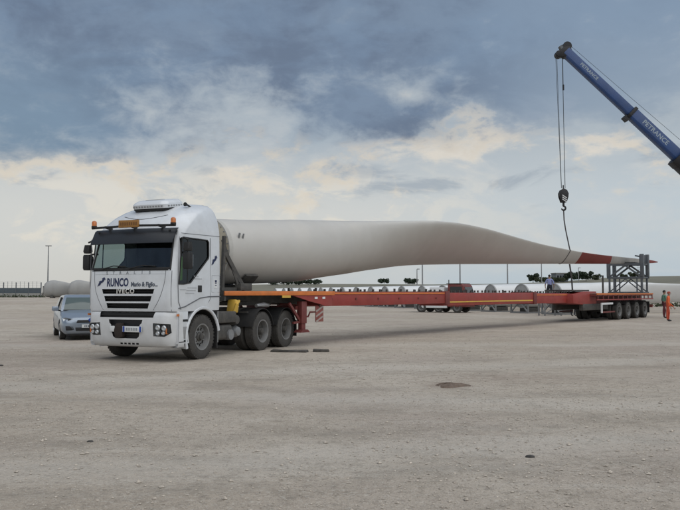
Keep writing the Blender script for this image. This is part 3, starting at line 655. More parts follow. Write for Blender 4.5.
for s in (-1, 1):
    near = s < 0
    wheel(truck, (0, s*1.06, .52), .52, .31, .30, near)
    wheel(truck, (2.89, s*1.06, .52), .52, .30, .30, near, dual=True)
    wheel(truck, (4.26, s*1.06, .52), .52, .30, .30, near, dual=True)
for x in (0, 2.89, 4.26): MB().tube([(x, -.9, .52), (x, .9, .52)], .09, 10).build('axle', M['dark_steel'], truck)

# ------------------------------------------------------------------ wind turbine blade geometry
def blade_sections(tab, npts=36, yshift=0.0):
    """tab rows: t, z_bottom, z_top, thickness ratio, lean of the upper edge towards -y (deg)"""
    secs = []
    ang = [2*math.pi*k/npts for k in range(npts)]
    for t, zb, zt, tau, lean in tab:
        d = R_(lean); P = []
        for a in ang:
            cc = math.cos(a)*.5                    # along chord, +.5 = trailing edge on top
            k = 1-(1-tau)*(.75*(cc+.5))            # thin trailing edge
            P.append((cc, math.sin(a)*.5*tau*max(.06, k)))
        Q = [(-p*math.sin(d)+q*math.cos(d), p*math.cos(d)+q*math.sin(d)) for p, q in P]
        z0, z1 = min(q[1] for q in Q), max(q[1] for q in Q); sc = (zt-zb)/(z1-z0)
        yt_ = max(Q, key=lambda q: q[1])[0]; ym = .8*yt_+.2*sum(q[0] for q in Q)/len(Q)   # the upper edge stays over the trailer's middle
        secs.append([(t, (y-ym)*sc+yshift, zb+(z-z0)*sc) for y, z in Q])
    return secs
def resample(tab, n):
    ts = [r[0] for r in tab]; out = []
    # smooth the table with a cubic through its points
    tt = np.linspace(ts[0], ts[-1], n)
    cols = []
    for i in range(1, 5):
        y = np.array([r[i] for r in tab], float); x = np.array(ts, float)
        m = np.gradient(y, x); k = np.clip(np.searchsorted(x, tt)-1, 0, len(x)-2); h = x[k+1]-x[k]; u = (tt-x[k])/h
        cols.append((2*u**3-3*u**2+1)*y[k]+(u**3-2*u**2+u)*h*m[k]+(-2*u**3+3*u**2)*y[k+1]+(u**3-u**2)*h*m[k+1])
    return [(tt[j], cols[0][j], cols[1][j], max(.1, cols[2][j]), cols[3][j]) for j in range(n)]
BT = [(-.91, 1.78, 3.58, 1, 0), (.24, 1.80, 3.64, 1, 0), (1.47, 1.84, 3.73, .98, 3), (2.8, 1.92, 3.83, .93, 8), (3.77, 2.03, 3.89, .87, 13), (5.33, 2.18, 3.98, .75, 24), (7.07, 2.35, 4.11, .60, 36),
      (8.34, 2.46, 4.21, .51, 43), (9.7, 2.58, 4.315, .44, 47), (10.87, 2.66, 4.385, .39, 50), (11.95, 2.72, 4.42, .36, 51), (13.19, 2.77, 4.41, .34, 51), (14.5, 2.82, 4.37, .32, 50), (16.4, 2.88, 4.26, .31, 48), (18.47, 2.94, 4.12, .29, 46),
      (20.76, 3.01, 3.99, .28, 44), (23.29, 3.09, 3.895, .27, 42), (26.1, 3.17, 3.82, .26, 40), (29.24, 3.26, 3.79, .25, 36), (32.22, 3.34, 3.80, .25, 16), (35.75, 3.45, 3.81, .25, 15), (38.0, 3.55, 3.815, .25, 15), (40.0, 3.64, 3.80, .25, 15), (40.91, 3.70, 3.76, .3, 15)]
KP = (-3.01, 20.95, 0); TR = R_(51.08)
blade = thing('turbine_blade', 'long pale grey wind turbine blade with red tip bands lying along the red trailer', 'turbine blade', KP, TR)
full = resample(BT, 150)
def piece(t0, t1, name, m, cap=True):
    tb = [r for r in full if t0 < r[0] < t1]
    def at(t): return tuple([t]+[float(np.interp(t, [r[0] for r in full], [r[i] for r in full])) for i in range(1, 5)])
    MB().loft(blade_sections([at(t0)]+tb+[at(t1)]), caps=cap).build(name, m, blade, smooth=50)
piece(-.90, 26.3, 'shell', M['blade']); piece(26.303, 31.3, 'red_band', M['blade_red']); piece(31.303, 38.6, 'pale_band', mat('blade_band_dusty', (.36, .35, .33), .6, 0, .2, 1.2, .4)); piece(38.603, 40.9, 'red_tip', M['blade_red'])
# root: flange ring, canvas cover on the end, bolts, straps
rc, rr0 = 2.68, .90
MB().lathe([(rr0-.06, -1.0), (rr0+.012, -1.0), (rr0+.012, -.86), (rr0-.02, -.86)], (0, 0, rc), 'x', 48, caps=False).build('root_flange', M['flange'], blade)
MB().lathe([(.001, -1.06), (.45, -1.05), (.78, -1.02), (rr0-.03, -1.0), (rr0-.03, -.95), (.001, -.95)], (0, 0, rc), 'x', 48).build('root_cover', M['cover'], blade)
for k in range(30):
    a = 2*math.pi*k/30; MB().tube([(-1.03, (rr0-.045)*math.cos(a), rc+(rr0-.045)*math.sin(a)), (-1.0, (rr0-.045)*math.cos(a), rc+(rr0-.045)*math.sin(a))], .014, 6).build('bolt', M['galv'], blade)
for a in (): MB().box((-.72, (rr0+.02)*math.cos(R_(a-55)), rc+(rr0+.02)*math.sin(R_(a-55))), (.22, .05, .06), rx=R_(a-55)).build('lifting_lug', M['galv'], blade)
MB().box((-.60, -.84, 3.06), (.05, .04, .22), rx=.35).build('lug_plate', M['galv'], blade, bevel=.01)
MB().box((-.46, -.85, 3.06), (.04, .04, .20), rx=.35).build('lug_plate', M['galv'], blade, bevel=.01)

# ------------------------------------------------------------------ steel cradle that holds the root on the gooseneck
cr = thing('root_cradle', 'black steel cradle with diagonal struts under the blade root behind the cab', 'cradle', KP, TR)
MB().bb(-1.35, -.35, -1.0, 1.0, 1.605, 1.69).build('base_frame', M['dark_steel'], cr)
for s in (-1, 1):
    MB().bar((-.55, s*1.02, 1.62), (-1.12, s*.86, 2.62), .10, .10).build('strut', M['dark_steel'], cr)
    MB().bar((-.72, s*1.02, 1.62), (-1.16, s*.80, 2.95), .06, .06).build('strut', M['dark_steel'], cr)
    MB().bar((-1.2, s*.86, 1.62), (-1.15, s*.86, 3.05), .09, .07).build('upright', M['dark_steel'], cr)
    MB().bb(-.80, -.38, s*1.02-.12, s*1.02+.12, 1.605, 1.80).build('foot_block', M['dark_steel'], cr, bevel=.02)
MB().bar((-1.17, -.86, 1.95), (-1.17, .86, 1.95), .07, .09).build('cross_bar', M['dark_steel'], cr)
sd_ = MB(); secs = []
for a in np.linspace(222, 318, 13):
    q = [((x), (ra)*math.cos(R_(a)), rc+(ra)*math.sin(R_(a))) for x, ra in ((-.2, .93), (.25, .93), (.25, 1.0), (-.2, 1.0))]; secs.append(q)
sd_.loft(secs).build('saddle', M['dark_steel'], cr)

# ------------------------------------------------------------------ extendable semi-trailer
tr = thing('blade_trailer', 'long red extendable semi trailer with orange side rail carrying the blade', 'trailer', KP, TR)
# gooseneck
MB().bb(-1.45, 2.6, -1.20, 1.20, 1.50, 1.60).build('gooseneck_deck', M['dark_steel'], tr)
for s in (-1, 1):
    MB().bb(-1.46, 3.0, s*1.225-.025, s*1.225+.025, 1.475, 1.595).build('side_rail', M['orange'], tr, bevel=.008)
    MB().prism([(-1.3, 1.50), (-1.3, 1.36), (.6, 1.28), (1.6, 1.24), (2.6, 1.16), (2.6, 1.50)], 'y', s*.55-.05, s*.55+.05).build('gooseneck_beam', M['dark_steel'], tr)
    MB().prism([(1.15, 1.47), (1.9, 1.30), (2.6, 1.165), (2.9, 1.165), (2.9, 1.47)], 'y', s*1.19-.03, s*1.19+.03).build('neck_plate', M['red'], tr)
MB().bb(-1.44, -1.38, -1.2, 1.2, 1.34, 1.50).build('front_sill', M['dark_steel'], tr)
MB().lathe([(.001, 1.155), (.1, 1.155), (.1, 1.35), (.001, 1.36)], (0, 0, 0), 'z', 16).build('kingpin', M['dark_steel'], tr)
MB().bb(-.6, .9, -.6, .6, 1.2, 1.30).build('rubbing_plate', M['dark_steel'], tr)
MB().box((.85, -1.245, 1.44), (.34, .02, .07)).build('yellow_marker', M['yellow'], tr)
# telescopic spine in three sections
def spine(x0, x1, w, z0, z1, m, name):
    b = MB().bb(x0, x1, -w, w, z0, z1); return b.build(name, m, tr, bevel=.015)
spine(2.4, 10.7, .62, 1.13, 1.575, M['red'], 'spine_section'); spine(10.5, 18.9, .56, 1.04, 1.55, M['red'], 'spine_section'); spine(18.7, 26.0, .50, 1.03, 1.53, M['red'], 'spine_section')
for x, w, z0, z1 in ((10.66, .66, 1.09, 1.61), (18.84, .61, 1.0, 1.58)): MB().bb(x-.16, x+.16, -w, w, z0, z1).build('spine_collar', M['reddark'], tr, bevel=.02)
for s in (-1, 1):
    MB().bb(3.0, 10.45, s*.628-.008, s*.628+.008, 1.50, 1.555).build('yellow_line', M['orange'], tr)
    MB().bb(10.9, 18.6, s*.568-.008, s*.568+.008, 1.16, 1.215).build('yellow_line', M['yellow'], tr)
    MB().bb(19.1, 23.4, s*.508-.008, s*.508+.008, 1.42, 1.46).build('yellow_line', M['orange'], tr)
    for x in np.arange(3.6, 10.3, 1.25): MB().tube([(x, s*.61, 1.35), (x, s*.645, 1.35)], .035, 8).build('side_boss', M['reddark'], tr)
    for x in (2.15, 2.5): MB().box((x, s*1.225, 1.40), (.12, .02, .06)).build('maker_plate', M['white'], tr)
MB().bb(2.45, 2.93, -1.15, 1.15, 1.17, 1.55).build('neck_end', M['red'], tr, bevel=.02)
# stakes along the upper edges (shared mesh)
stm = MB().box((0, 0, .05), (.06, .05, .09)).mesh('stake', M['dark_steel']); stm2 = MB().box((0, 0, .05), (.05, .06, .14)).mesh('stake', M['dark_steel'])
for s in (-1, 1):
    x = 2.9; k = 0
    while x < 23.4:
        w, z = (.57, 1.575) if x < 10.4 else (.51, 1.55) if x < 18.6 else (.45, 1.53)
        if not (s > 0 and k % 3) and not (10.3 < x < 10.95 or 18.6 < x < 19.1):
            o = link('stake', stm if (k*7) % 5 else stm2, tr); o.location = (x, s*w, z)
        x += (.32 if x > 9 else .42)+.06*math.sin(k*2.3); k += 1
for k in range(5):
    y0 = -.52+.21*k; MB().bb(3.1, 10.3, y0+.006, y0+.204, 1.575, 1.59+.004*(k % 3)).build('deck_plank', M['deckwood'], tr)
# landing gear, marker boards
for s in (-1, 1):
    lg = emp('landing_leg', tr, (1.72, s*1.05, 0))
    MB().bb(-.11, .11, -.10, .10, .66, 1.30).build('outer_tube', M['reddark'], lg, bevel=.01)
    MB().bb(-.08, .08, -.07, .07, .44, .70).build('inner_tube', M['reddark'], lg)
    MB().prism([(-.2, .40), (.2, .40), (.12, .48), (-.12, .48)], 'y', -.14, .14).build('foot', M['reddark'], lg)
    MB().bar((-.55, 0, 1.25), (-.08, 0, .72), .07, .07).build('brace', M['reddark'], lg)
    MB().bar((-.38, 0, .68), (.1, 0, .72), .06, .06).build('brace', M['reddark'], lg)
    mb_ = emp('marker_board', tr, (2.42, s*1.12, .92)); mb_.rotation_euler = (0, 0, R_(-100))
    MB().box((0, 0, 0), (.03, .30, .46)).build('board', M['red_white'], mb_, bevel=.005)
    for k in (-1, 0, 1): MB().box((0, 0, k*.15), (.038, .31, .05), rx=R_(30)).build('stripe', M['stripe_dull'], mb_)
    MB().tube([(0, 0, .2), (.05, 0, .3)], .02, 6).build('hanger', M['dark_steel'], mb_)
    MB().tube([(2.42, s*1.1, 1.2), (2.42, s*1.1, .98), (2.05, s*1.08, .98), (2.0, s*1.05, .85), (1.8, s*1.05, .85)], .025, 6).build('board_bracket', M['reddark'], tr)
MB().bb(1.5, 1.9, -1.0, 1.0, 1.05, 1.16).build('leg_beam', M['reddark'], tr)
# rear bogie
MB().prism([(22.9, 1.0), (22.9, 1.46), (24.6, 1.62), (26.2, 1.62), (26.2, .95), (24.2, .92)], 'y', -.85, .85).build('rear_neck', M['red'], tr, bevel=.02)
MB().bb(25.2, 35.2, -1.22, 1.22, 1.36, 1.46).build('rear_platform', M['reddark'], tr)
for k in range(11): MB().bb(25.25, 35.15, -1.2+.2185*k, -1.2+.2185*k+.205, 1.462, 1.497+.005*(k % 3)).build('deck_plank', M['deckwood'], tr)
for s in (-1, 1):
    MB().bb(25.18, 35.22, s*1.245-.02, s*1.245+.02, 1.44, 1.53).build('side_rail', M['orange'], tr)
    MB().bb(25.18, 35.22, s*1.245-.018, s*1.245+.018, 1.14, 1.20).build('lower_rail', M['red'], tr)
    for x in np.arange(25.4, 35.2, .81): MB().bb(x-.05, x+.05, s*1.22-.02, s*1.22+.02, 1.20, 1.44).build('rail_post', M['reddark'], tr)
    MB().bb(25.4, 35.1, s*.5-.08, s*.5+.08, .92, 1.36).build('bogie_beam', M['reddark'], tr)
    MB().bb(24.2, 28.0, s*.75-.12, s*.75+.12, .60, .95).build('tool_box', M['dark_steel'], tr, bevel=.03)
    for x in (28.9, 30.5, 32.1, 33.7):
        wheel(tr, (x, s*1.06, .50), .50, .30, .29, s < 0, dual=True)
        g_ = MB(); g_.loft([[(x+.56*math.cos(R_(a)), s*y, .52+.56*math.sin(R_(a))) for y in (.7, 1.2)]+[(x+.55*math.cos(R_(a)), s*y, .52+.55*math.sin(R_(a))) for y in (1.2, .7)] for a in np.linspace(140, 40, 9)])
        g_.build('mudguard', M['black'], tr)
    MB().bb(34.55, 34.6, min(s*.7, s*1.2), max(s*.7, s*1.2), .3, 1.0).build('mud_flap', M['black'], tr)
    # pale side guard frame ahead of the wheels
    gd = emp('side_guard', tr)
    MB().bb(25.9, 26.02, s*1.22-.03, s*1.22+.03, .45, 1.0).build('guard_post', M['white'], gd); MB().bb(26.02, 27.7, s*1.22-.03, s*1.22+.03, .90, 1.0).build('guard_rail', M['white'], gd); MB().bb(26.02, 28.0, s*1.22-.03, s*1.22+.03, .45, .53).build('guard_rail', M['reddark'], gd)
for x in (28.9, 30.5, 32.1, 33.7): MB().tube([(x, -.9, .5), (x, .9, .5)], .08, 8).build('axle', M['dark_steel'], tr)
MB().bb(35.22, 35.3, -1.2, 1.2, .62, .80).build('rear_bumper', M['red_white'], tr)
MB().bb(23.0, 25.4, -.75, .75, 1.63, 1.70).build('loose_cover', M['dark_steel'], tr)
MB().bb(26.28, 26.36, -1.22, -1.14, 1.50, 2.50).build('rear_stake', M['dark_steel'], tr)

# ------------------------------------------------------------------ two-tier steel stand under the blade tip
st = thing('tip_stand', 'two tier grey steel stand with cross braces under the blade tip', 'stand', (KP[0]+34.3*math.cos(TR), KP[1]+34.3*math.sin(TR), 1.51), TR)
fs = M['frame_steel']
def xbrace(x, y0, y1, z0, z1, w, nm='brace'):
    MB().bar((x, y0, z0), (x, (y0+y1)/2, z1), w, w).build(nm, fs, st); MB().bar((x, y1, z0), (x, (y0+y1)/2, z1), w, w).build(nm, fs, st)
for x in (-.55, .55):
    for y in (-1.0, 1.0): MB().bb(x-.05, x+.05, y-.05, y+.05, 0, .98).build('lower_post', fs, st)
    for y in (-.72, .72): MB().bb(x-.035, x+.035, y-.035, y+.035, .06, .96).build('lower_post', fs, st)
    xbrace(x, -.95, .95, .12, .92, .06)
    MB().bb(x-.06, x+.06, -1.1, 1.1, .0, .10).build('sill_beam', fs, st); MB().bb(x-.06, x+.06, -1.15, 1.15, .94, 1.06).build('middle_beam', fs, st)
    for y, zt in ((-1.05, 2.48), (1.05, 1.92)): MB().bb(x-.10, x+.10, y-.10, y+.10, 1.06, zt).build('upper_post', fs, st, bevel=.01)
    MB().bb(x-.07, x+.07, -.95, .95, 1.78, 1.92).build('upper_beam', fs, st)
    xbrace(x, -.95, .95, 1.08, 1.78, .10)
for y in (-1.05, 1.05):
    for z in (.05, 1.0, 1.85): MB().bb(-.5, .5, y-.045, y+.045, z-.045, z+.045).build('side_beam', fs, st)
for k in range(5): MB().bb(-.62, -.60, -.93, -.75, 1.2+.13*k, 1.23+.13*k).build('rung', M['galv'], st)
MB().bb(-.45, .45, -.55, .55, 1.86, 1.98).build('tip_pad', M['black'], st, bevel=.03)
MB().bb(-.5, .5, -1.0, -.86, 1.92, 2.45).build('side_clamp', fs, st, bevel=.02)
MB().bar((-.55, -1.0, 2.30), (-.2, -.55, 2.40), .10, .08).build('clamp_arm', fs, st)

# ------------------------------------------------------------------ mobile crane, standing just right of the view
hx_, hy_ = 12.15, 40.1
crane = thing('mobile_crane', 'blue telescopic crane with its boom reaching in from the right', 'crane', (0, 0, 0))
P0 = Vector((12.45, 40.1, 14.72)); dv = Vector((1, 0, -.96)).normalized(); nv = Vector((dv.z*-1, 0, dv.x)).normalized()
nv = Vector((-dv.z, 0, dv.x))     # up across the boom
if nv.z < 0: nv = -nv
def boom_sec(a, b, h0, w, name, m):
    out = []
    for t in (a, b):
        c = P0+dv*t; q = [(-.5, -.30), (-.36, -.5), (.36, -.5), (.5, -.30), (.5, .5), (-.5, .5)]
        out.append([c+Vector((0, 1, 0))*(y*w)+nv*(z*h0) for y, z in q])
    MB().loft(out).build(name, m, crane, bevel=.012)
boom_sec(-.1, 5.0, .50, .42, 'boom_section', M['craneblue']); boom_sec(4.9, 9.0, .62, .52, 'boom_section', M['craneblue']); boom_sec(8.5, 16.5, .98, .78, 'boom_base', M['craneblue'])
boom_sec(4.75, 4.93, .70, .60, 'boom_collar', M['hookdark']); boom_sec(8.25, 8.65, 1.10, .86, 'boom_collar', M['hookdark'])
boom_sec(8.4, 9.6, 1.06, .84, 'boom_shoe', M['hookdark'])
MB().box(P0+dv*4.83-nv*.42, (.3, .4, .22), ry=.8).build('collar_pad', M['hookdark'], crane)
# head with sheaves
MB().prism([(11.80, 14.62), (11.95, 14.45), (12.45, 14.50), (12.75, 14.75), (12.62, 15.05), (12.30, 15.02)], 'y', 39.9, 40.3).build('boom_head', M['hookdark'], crane, bevel=.03)
for c_, r_ in (((12.02, 40.1, 14.62), .20), ((12.48, 40.1, 15.08), .24), ((12.36, 40.1, 14.60), .18)):
    MB().lathe([(.001, -.16), (r_, -.16), (r_, .16), (.001, .16)], c_, 'y', 22).build('sheave', M['hookdark'], crane)
MB().box((12.2, 40.1, 14.95), (.16, .3, .35), ry=-.5).build('head_bracket', M['frame_steel'], crane)
def boomtext(s_, t, size, h0, w):
    fwd = dv; up = nv
    f = lambda u, v, q: P0+fwd*(t+u)+up*(v+.06*h0)+Vector((0, -1, 0))*(w/2+.004+q)
    return text(s_, size, f, 'lettering', M['letters_pale'], crane, bold=.006, space=1.05)
boomtext('PETRANCE', 1.6, .25, .5, .42); boomtext('PETRANCE', 6.5, .36, .62, .52)
# hoist rope along the boom and falls to the hook
MB().tube([(12.48, 40.1, 15.32), P0+dv*4+nv*.62, P0+dv*8.2+nv*.80, P0+dv*16+nv*1.1], .010, 6).build('hoist_rope', M['rope'], crane)
for x0, x1, y in ((11.84, 12.04, 40.02), (11.95, 12.10, 40.18), (12.20, 12.24, 40.02), (12.26, 12.30, 40.18)):
    MB().tube([(x0, y, 14.55), (x1, y, 7.25)], .012, 6).build('rope_fall', M['rope'], crane)
MB().tube([(12.25, 40.1, 14.4), (12.26, 40.1, 12.75)], .012, 6).build('limit_rope', M['rope'], crane)
MB().tube([(12.26, 40.1, 12.95), (12.26, 40.1, 12.65)], .05, 8).build('limit_weight', M['hookdark'], crane)
# superstructure and carrier
bx, by = 24.6, 40.1
MB().bb(bx-2.4, bx+2.6, by-1.1, by+1.1, 1.55, 2.15).build('turntable', M['craneblue'], crane, bevel=.05)
MB().bb(bx+1.6, bx+2.8, by-1.3, by+1.3, 1.7, 2.9).build('counterweight', M['hookdark'], crane, bevel=.05)
MB().bb(bx-2.3, bx-.6, by-1.25, by-.35, 1.75, 3.3).build('operator_cab', M['craneblue'], crane, bevel=.12)
MB().bb(bx-3.4, bx+8.6, by-1.3, by+1.3, .95, 1.5).build('carrier', M['craneblue'], crane, bevel=.06)
MB().bb(bx+6.4, bx+8.8, by-1.3, by+1.3, 1.5, 2.7).build('carrier_cab', M['craneblue'], crane, bevel=.12)
MB().tube([(bx-1.6, by, 2.2), P0+dv*11.5-nv*.5], [.18, .12], 12).build('luffing_ram', M['alu'], crane)
for x in (bx-2.0, bx-.4, bx+5.0, bx+7.2):
    for s in (-1, 1): wheel(crane, (x, by+s*1.1, .62), .62, .38, .34, s < 0)
for x in (bx-2.9, bx+3.4):
    for s in (-1, 1):
        MB().bb(x-.18, x+.18, min(by+s*1.2, by+s*3.0), max(by+s*1.2, by+s*3.0), .75, .98).build('outrigger', M['craneblue'], crane); MB().lathe([(.001, 0), (.35, 0), (.33, .08), (.09, .1), (.09, .9), (.001, .9)], (x, by+s*2.9, 0), 'z', 18).build('outrigger_foot', M['dark_steel'], crane)

hk = thing('hook_block', 'dark striped hook block hanging on the crane ropes', 'hook block', (12.17, 40.1, 6.45)); hk.scale = (.85, .85, .85)
for y in (-.14, .14): MB().prism([(-.16, .0), (.16, .0), (.28, .35), (.30, .58), (.20, .80), (0, .90), (-.20, .80), (-.30, .58), (-.28, .35)], 'y', y-.03, y+.03).build('cheek_plate', M['hookdark'], hk, bevel=.015)
MB().lathe([(.001, -.1), (.27, -.1), (.27, .1), (.001, .1)], (0, 0, .55), 'y', 22).build('sheave', M['dark_steel'], hk)
for k in range(3): MB().box((0.02, -.175, .12+.13*k), (.34, .006, .05), ry=.6).build('stripe', M['white'], hk)
MB().tube([(0, 0, .9), (0, 0, 1.12)], .04, 8).build('rope_socket', M['hookdark'], hk)
MB().tube([(0, 0, .02), (0, 0, -.22)], .07, 10).build('swivel', M['hookdark'], hk)
MB().tube([(0.0, 0, -.2)]+[(.13*math.sin(R_(a)), 0, -.36+.13*math.cos(R_(a))) for a in range(0, 271, 30)], [.06]*8+[.05, .045, .02], 10).build('hook', M['hookdark'], hk)
# sling: from the hook round the blade, its loose end hanging down to the trailer
def on_tr(t, y, z): return Vector((KP[0]+t*math.cos(TR)-y*math.sin(TR), KP[1]+t*math.sin(TR)+y*math.cos(TR), z))
slg = thing('lifting_sling', 'dark webbing sling from the crane hook down round the blade', 'sling', (0, 0, 0))
top = Vector((12.17, 40.1, 6.06)); b0 = on_tr(24.55, -.05, 3.86)
def strap(path, w, name):
    b = MB(); rows = []
    for p in path: p = Vector(p); rows.append([p+Vector((-w/2, -.006, 0)), p+Vector((w/2, -.006, 0)), p+Vector((w/2, .006, 0)), p+Vector((-w/2, .006, 0))])
    return b.loft(rows).build(name, M['sling'], slg)
mid_ = (top+b0)/2+Vector((-.06, 0, 0)); strap([top, top.lerp(mid_, .5)+Vector((-.03, 0, 0)), mid_, b0.lerp(mid_, .4), b0], .065, 'strap')
sec = blade_sections([tuple([24.55]+[float(np.interp(24.55, [r[0] for r in full], [r[i] for r in full])) for i in range(1, 5)])])[0]
cy0 = sum(p[1] for p in sec)/len(sec); cz0 = sum(p[2] for p in sec)/len(sec)
MB().loft([[on_tr(24.55+o, cy0+(p[1]-cy0)*k, cz0+(p[2]-cz0)*k) for o, k in ((-.05, 1.015), (.05, 1.015), (.05, 1.06), (-.05, 1.06))] for p in sec+[sec[0]]], caps=False).build('blade_loop', M['sling'], slg)
b1 = on_tr(24.55, -.02, 3.10); b2 = on_tr(24.7, -.1, 1.64)
strap([b1, b1.lerp(b2, .5)+Vector((.03, 0, 0)), b2], .085, 'loose_end')

# ------------------------------------------------------------------ stored blades behind the trailer
ST = [(0, .38, 2.22, 1, 0), (1.5, .38, 2.22, 1, 2), (3, .42, 2.26, .92, 8), (5, .52, 2.32, .75, 22), (7.5, .62, 2.34, .55, 34), (10, .72, 2.28, .42, 36), (14, .85, 2.18, .34, 34), (20, 1.0, 2.0, .3, 28), (28, 1.12, 1.8, .27, 22), (36, 1.2, 1.6, .25, 18), (39.6, 1.26, 1.5, .25, 16), (40, 1.32, 1.42, .3, 16)]
sfull = resample(ST, 46)
ssec = blade_sections(sfull, 24)
sm_shell = MB().loft(ssec).mesh('shell', M['blade_pale'], smooth=50)
M['rootface'] = mat('root_face_grey', (.32, .325, .32), .7, 0, .15, 3)
sm_face = MB().lathe([(.001, -.03), (.80, -.05), (.86, -.02), (.86, .05), (.001, .05)], (0, 0, 1.30), 'x', 32).mesh('root_cover', M['rootface'])
sm_ring = MB().lathe([(.84, -.05), (.925, -.05), (.93, .06), (.84, .06), (.84, -.05)], (0, 0, 1.30), 'x', 36).mesh('root_ring', M['rootface'])
def post_mesh(nm, *bars):
    b = MB()
    for p0, p1, w in bars: b.bar(p0, p1, w, w)
    return b.mesh(nm, M['galv'])
cr_parts = [('post', post_mesh('post', ((-.22, -1.02, 0), (-.22, -1.02, 1.35), .11))), ('post', post_mesh('post', ((-.22, 1.02, 0), (-.22, 1.02, 1.35), .11))),
            ('sill', post_mesh('sill', ((-.22, -1.05, .06), (-.22, 1.05, .06), .11))), ('brace', post_mesh('brace', ((-.22, -.95, .12), (-.22, -.05, .86), .08))), ('brace', post_mesh('brace', ((-.22, .95, .12), (-.22, .05, .86), .08))),
            ('cross_bar', post_mesh('cross_bar', ((-.22, -1.0, .92), (-.22, 1.0, .92), .10))), ('runner', post_mesh('runner', ((-.25, -.8, .05), (1.6, -.8, .05), .10))), ('runner', post_mesh('runner', ((-.25, .8, .05), (1.6, .8, .05), .10))),
            ('pad', MB().bb(.2, 1.3, -.5, .5, .10, .40).mesh('pad', M['dark_steel']))]
ORD = ['nearest', 'second', 'third', 'fourth', 'fifth', 'sixth', 'seventh', 'eighth', 'ninth', 'tenth', 'eleventh', 'twelfth', 'thirteenth', 'fourteenth', 'fifteenth', 'sixteenth', 'seventeenth', 'eighteenth']
def stored(loc, rz, lab, clab, group, cgroup):
    t = thing('stored_blade', lab, 'turbine blade', loc, rz, group)
    link('shell', sm_shell, t); link('root_cover', sm_face, t); link('root_ring', sm_ring, t)
    c_ = thing('storage_cradle', clab, 'cradle', loc, rz, cgroup)
    for nm, me in cr_parts: link(nm, me, c_)
for k in range(18):
    x, y = 15.23-1.487*k+.1*math.sin(k*1.7), 52.8+3.68*k
    o = ORD[k]
    stored((x, y, 0), R_(23+1.2*math.sin(k*2.1)), 'white turbine blade stored behind the trailer, %s of the row counted from the right' % o, 'grey steel cradle under the %s stored blade of the row counted from the right' % o, 'stored blades in a row', 'cradles of the stored blades')
LP = [(-.25, .75, 1.25, .9, 0), (-.1, .35, 1.75, .9, 0), (.3, .16, 2.12, .9, 4), (.9, .10, 2.28, .85, 8), (1.6, .12, 2.20, .75, 14), (2.8, .2, 1.95, .62, 18), (4.4, .32, 1.60, .5, 20), (6.0, .45, 1.3, .42, 20), (7.5, .6, 1.05, .4, 20)]
lp_mesh = MB().loft(blade_sections(resample(LP, 40), 28)).mesh('shell', mat('weathered_gelcoat', (.30, .305, .305), .6, 0, .1, 1.0, .25), smooth=50)
chock = MB().bb(-.2, .2, -.8, .8, 0, .30).mesh('chock', M['dark_steel'])
for x, y, rz_, lab, nm in ((-37.4, 94, 12, 'grey tapering blade piece lying by the fence, left of the silver car', 'leftmost'), (-33.7, 92.6, 12, 'grey tapering blade piece showing just above the silver car', 'second')):
    t = thing('blade_piece', lab, 'blade piece', (x, y, .85), R_(rz_), 'blade pieces near the fence'); link('shell', lp_mesh, t)
    for cx in (.9, 4.2):
        o = link('chock', chock, t); o.location = (cx, 0, 0)

# ------------------------------------------------------------------ silver blue hatchback beside the cab
car = thing('parked_car', 'silver blue hatchback parked behind the left side of the truck', 'car', (-8.55, 25.1, 0), R_(115))
def carring(x, zl, zt, w, crown=.04):
    P = [(-w*.86, zl), (-w*.97, zl+.10), (-w, zl+(zt-zl)*.42), (-w*.985, zt-.16*(zt-zl)-.02), (-w*.90, zt-.03), (-w*.6, zt+crown*.6), (0, zt+crown)]
    P = P+[(-y, z) for y, z in reversed(P[:-1])]
    return [(x, y, z) for y, z in P]
CARS = [(-.90, .34, .60, .62), (-.875, .27, .66, .74), (-.80, .21, .71, .82), (-.62, .20, .765, .865), (-.30, .20, .83, .885), (.05, .20, .88, .89), (.42, .20, .93, .89), (.60, .20, .95, .89), (1.4, .20, .97, .89), (2.4, .20, .99, .89), (2.95, .22, 1.0, .87), (3.25, .30, .98, .80), (3.32, .42, .92, .72)]
cb = MB().loft([carring(*c_) for c_ in CARS]).mesh('body', M['carblue'], smooth=0)
for x in (0, 2.62): cb = boolean(cb, MB().lathe([(.36, -1.1), (.36, 1.1)], (x, 0, .31), 'y', 28).mesh('c', M['black'], smooth=0))
cb.shade_smooth(); cb.set_sharp_from_angle(angle=R_(40)); link('body', cb, car)
def gh(x0, x1, w, z, bow): return [(x0+bow*(abs(y)/w)**2, y, z) for y in np.linspace(-w, w, 13)]+[(x1, w, z), (x1, 0, z), (x1, -w, z)]
GH = [(.40, 3.18, .80, .93, .12), (.62, 3.10, .765, 1.08, .12), (.95, 2.98, .70, 1.28, .11), (1.16, 2.88, .655, 1.40, .10), (1.32, 2.75, .60, 1.455, .09), (1.55, 2.5, .48, 1.48, .05)]
MB().loft([gh(*q) for q in GH]).build('cabin', M['carblue'], car, smooth=40)
M['carglass'] = mat('car_windscreen', (.085, .11, .105), .05)
def ghx(y, z):
    x0, w, bow = [float(np.interp(z, [q[3] for q in GH], [q[i] for q in GH])) for i in (0, 2, 4)]; return x0+bow*(abs(y)/w)**2
ws = MB(); ws.loft([[(ghx(y*k, z)-.008, y*k, z) for y in np.linspace(-1, 1, 13)] for z, k in ((.955, .715), (1.08, .675), (1.2, .635), (1.3, .605), (1.385, .57))], caps=False, closed=False).build('windscreen', M['carglass'], car, fix=False)
MB().tube([(ghx(y, .955)-.012, y, .955) for y in np.linspace(-.72, .72, 13)], .018, 6).build('scuttle', M['black'], car)
MB().bb(.62, .66, -.46, -.16, 1.02, 1.09).build('paper_on_dashboard', M['white'], car)
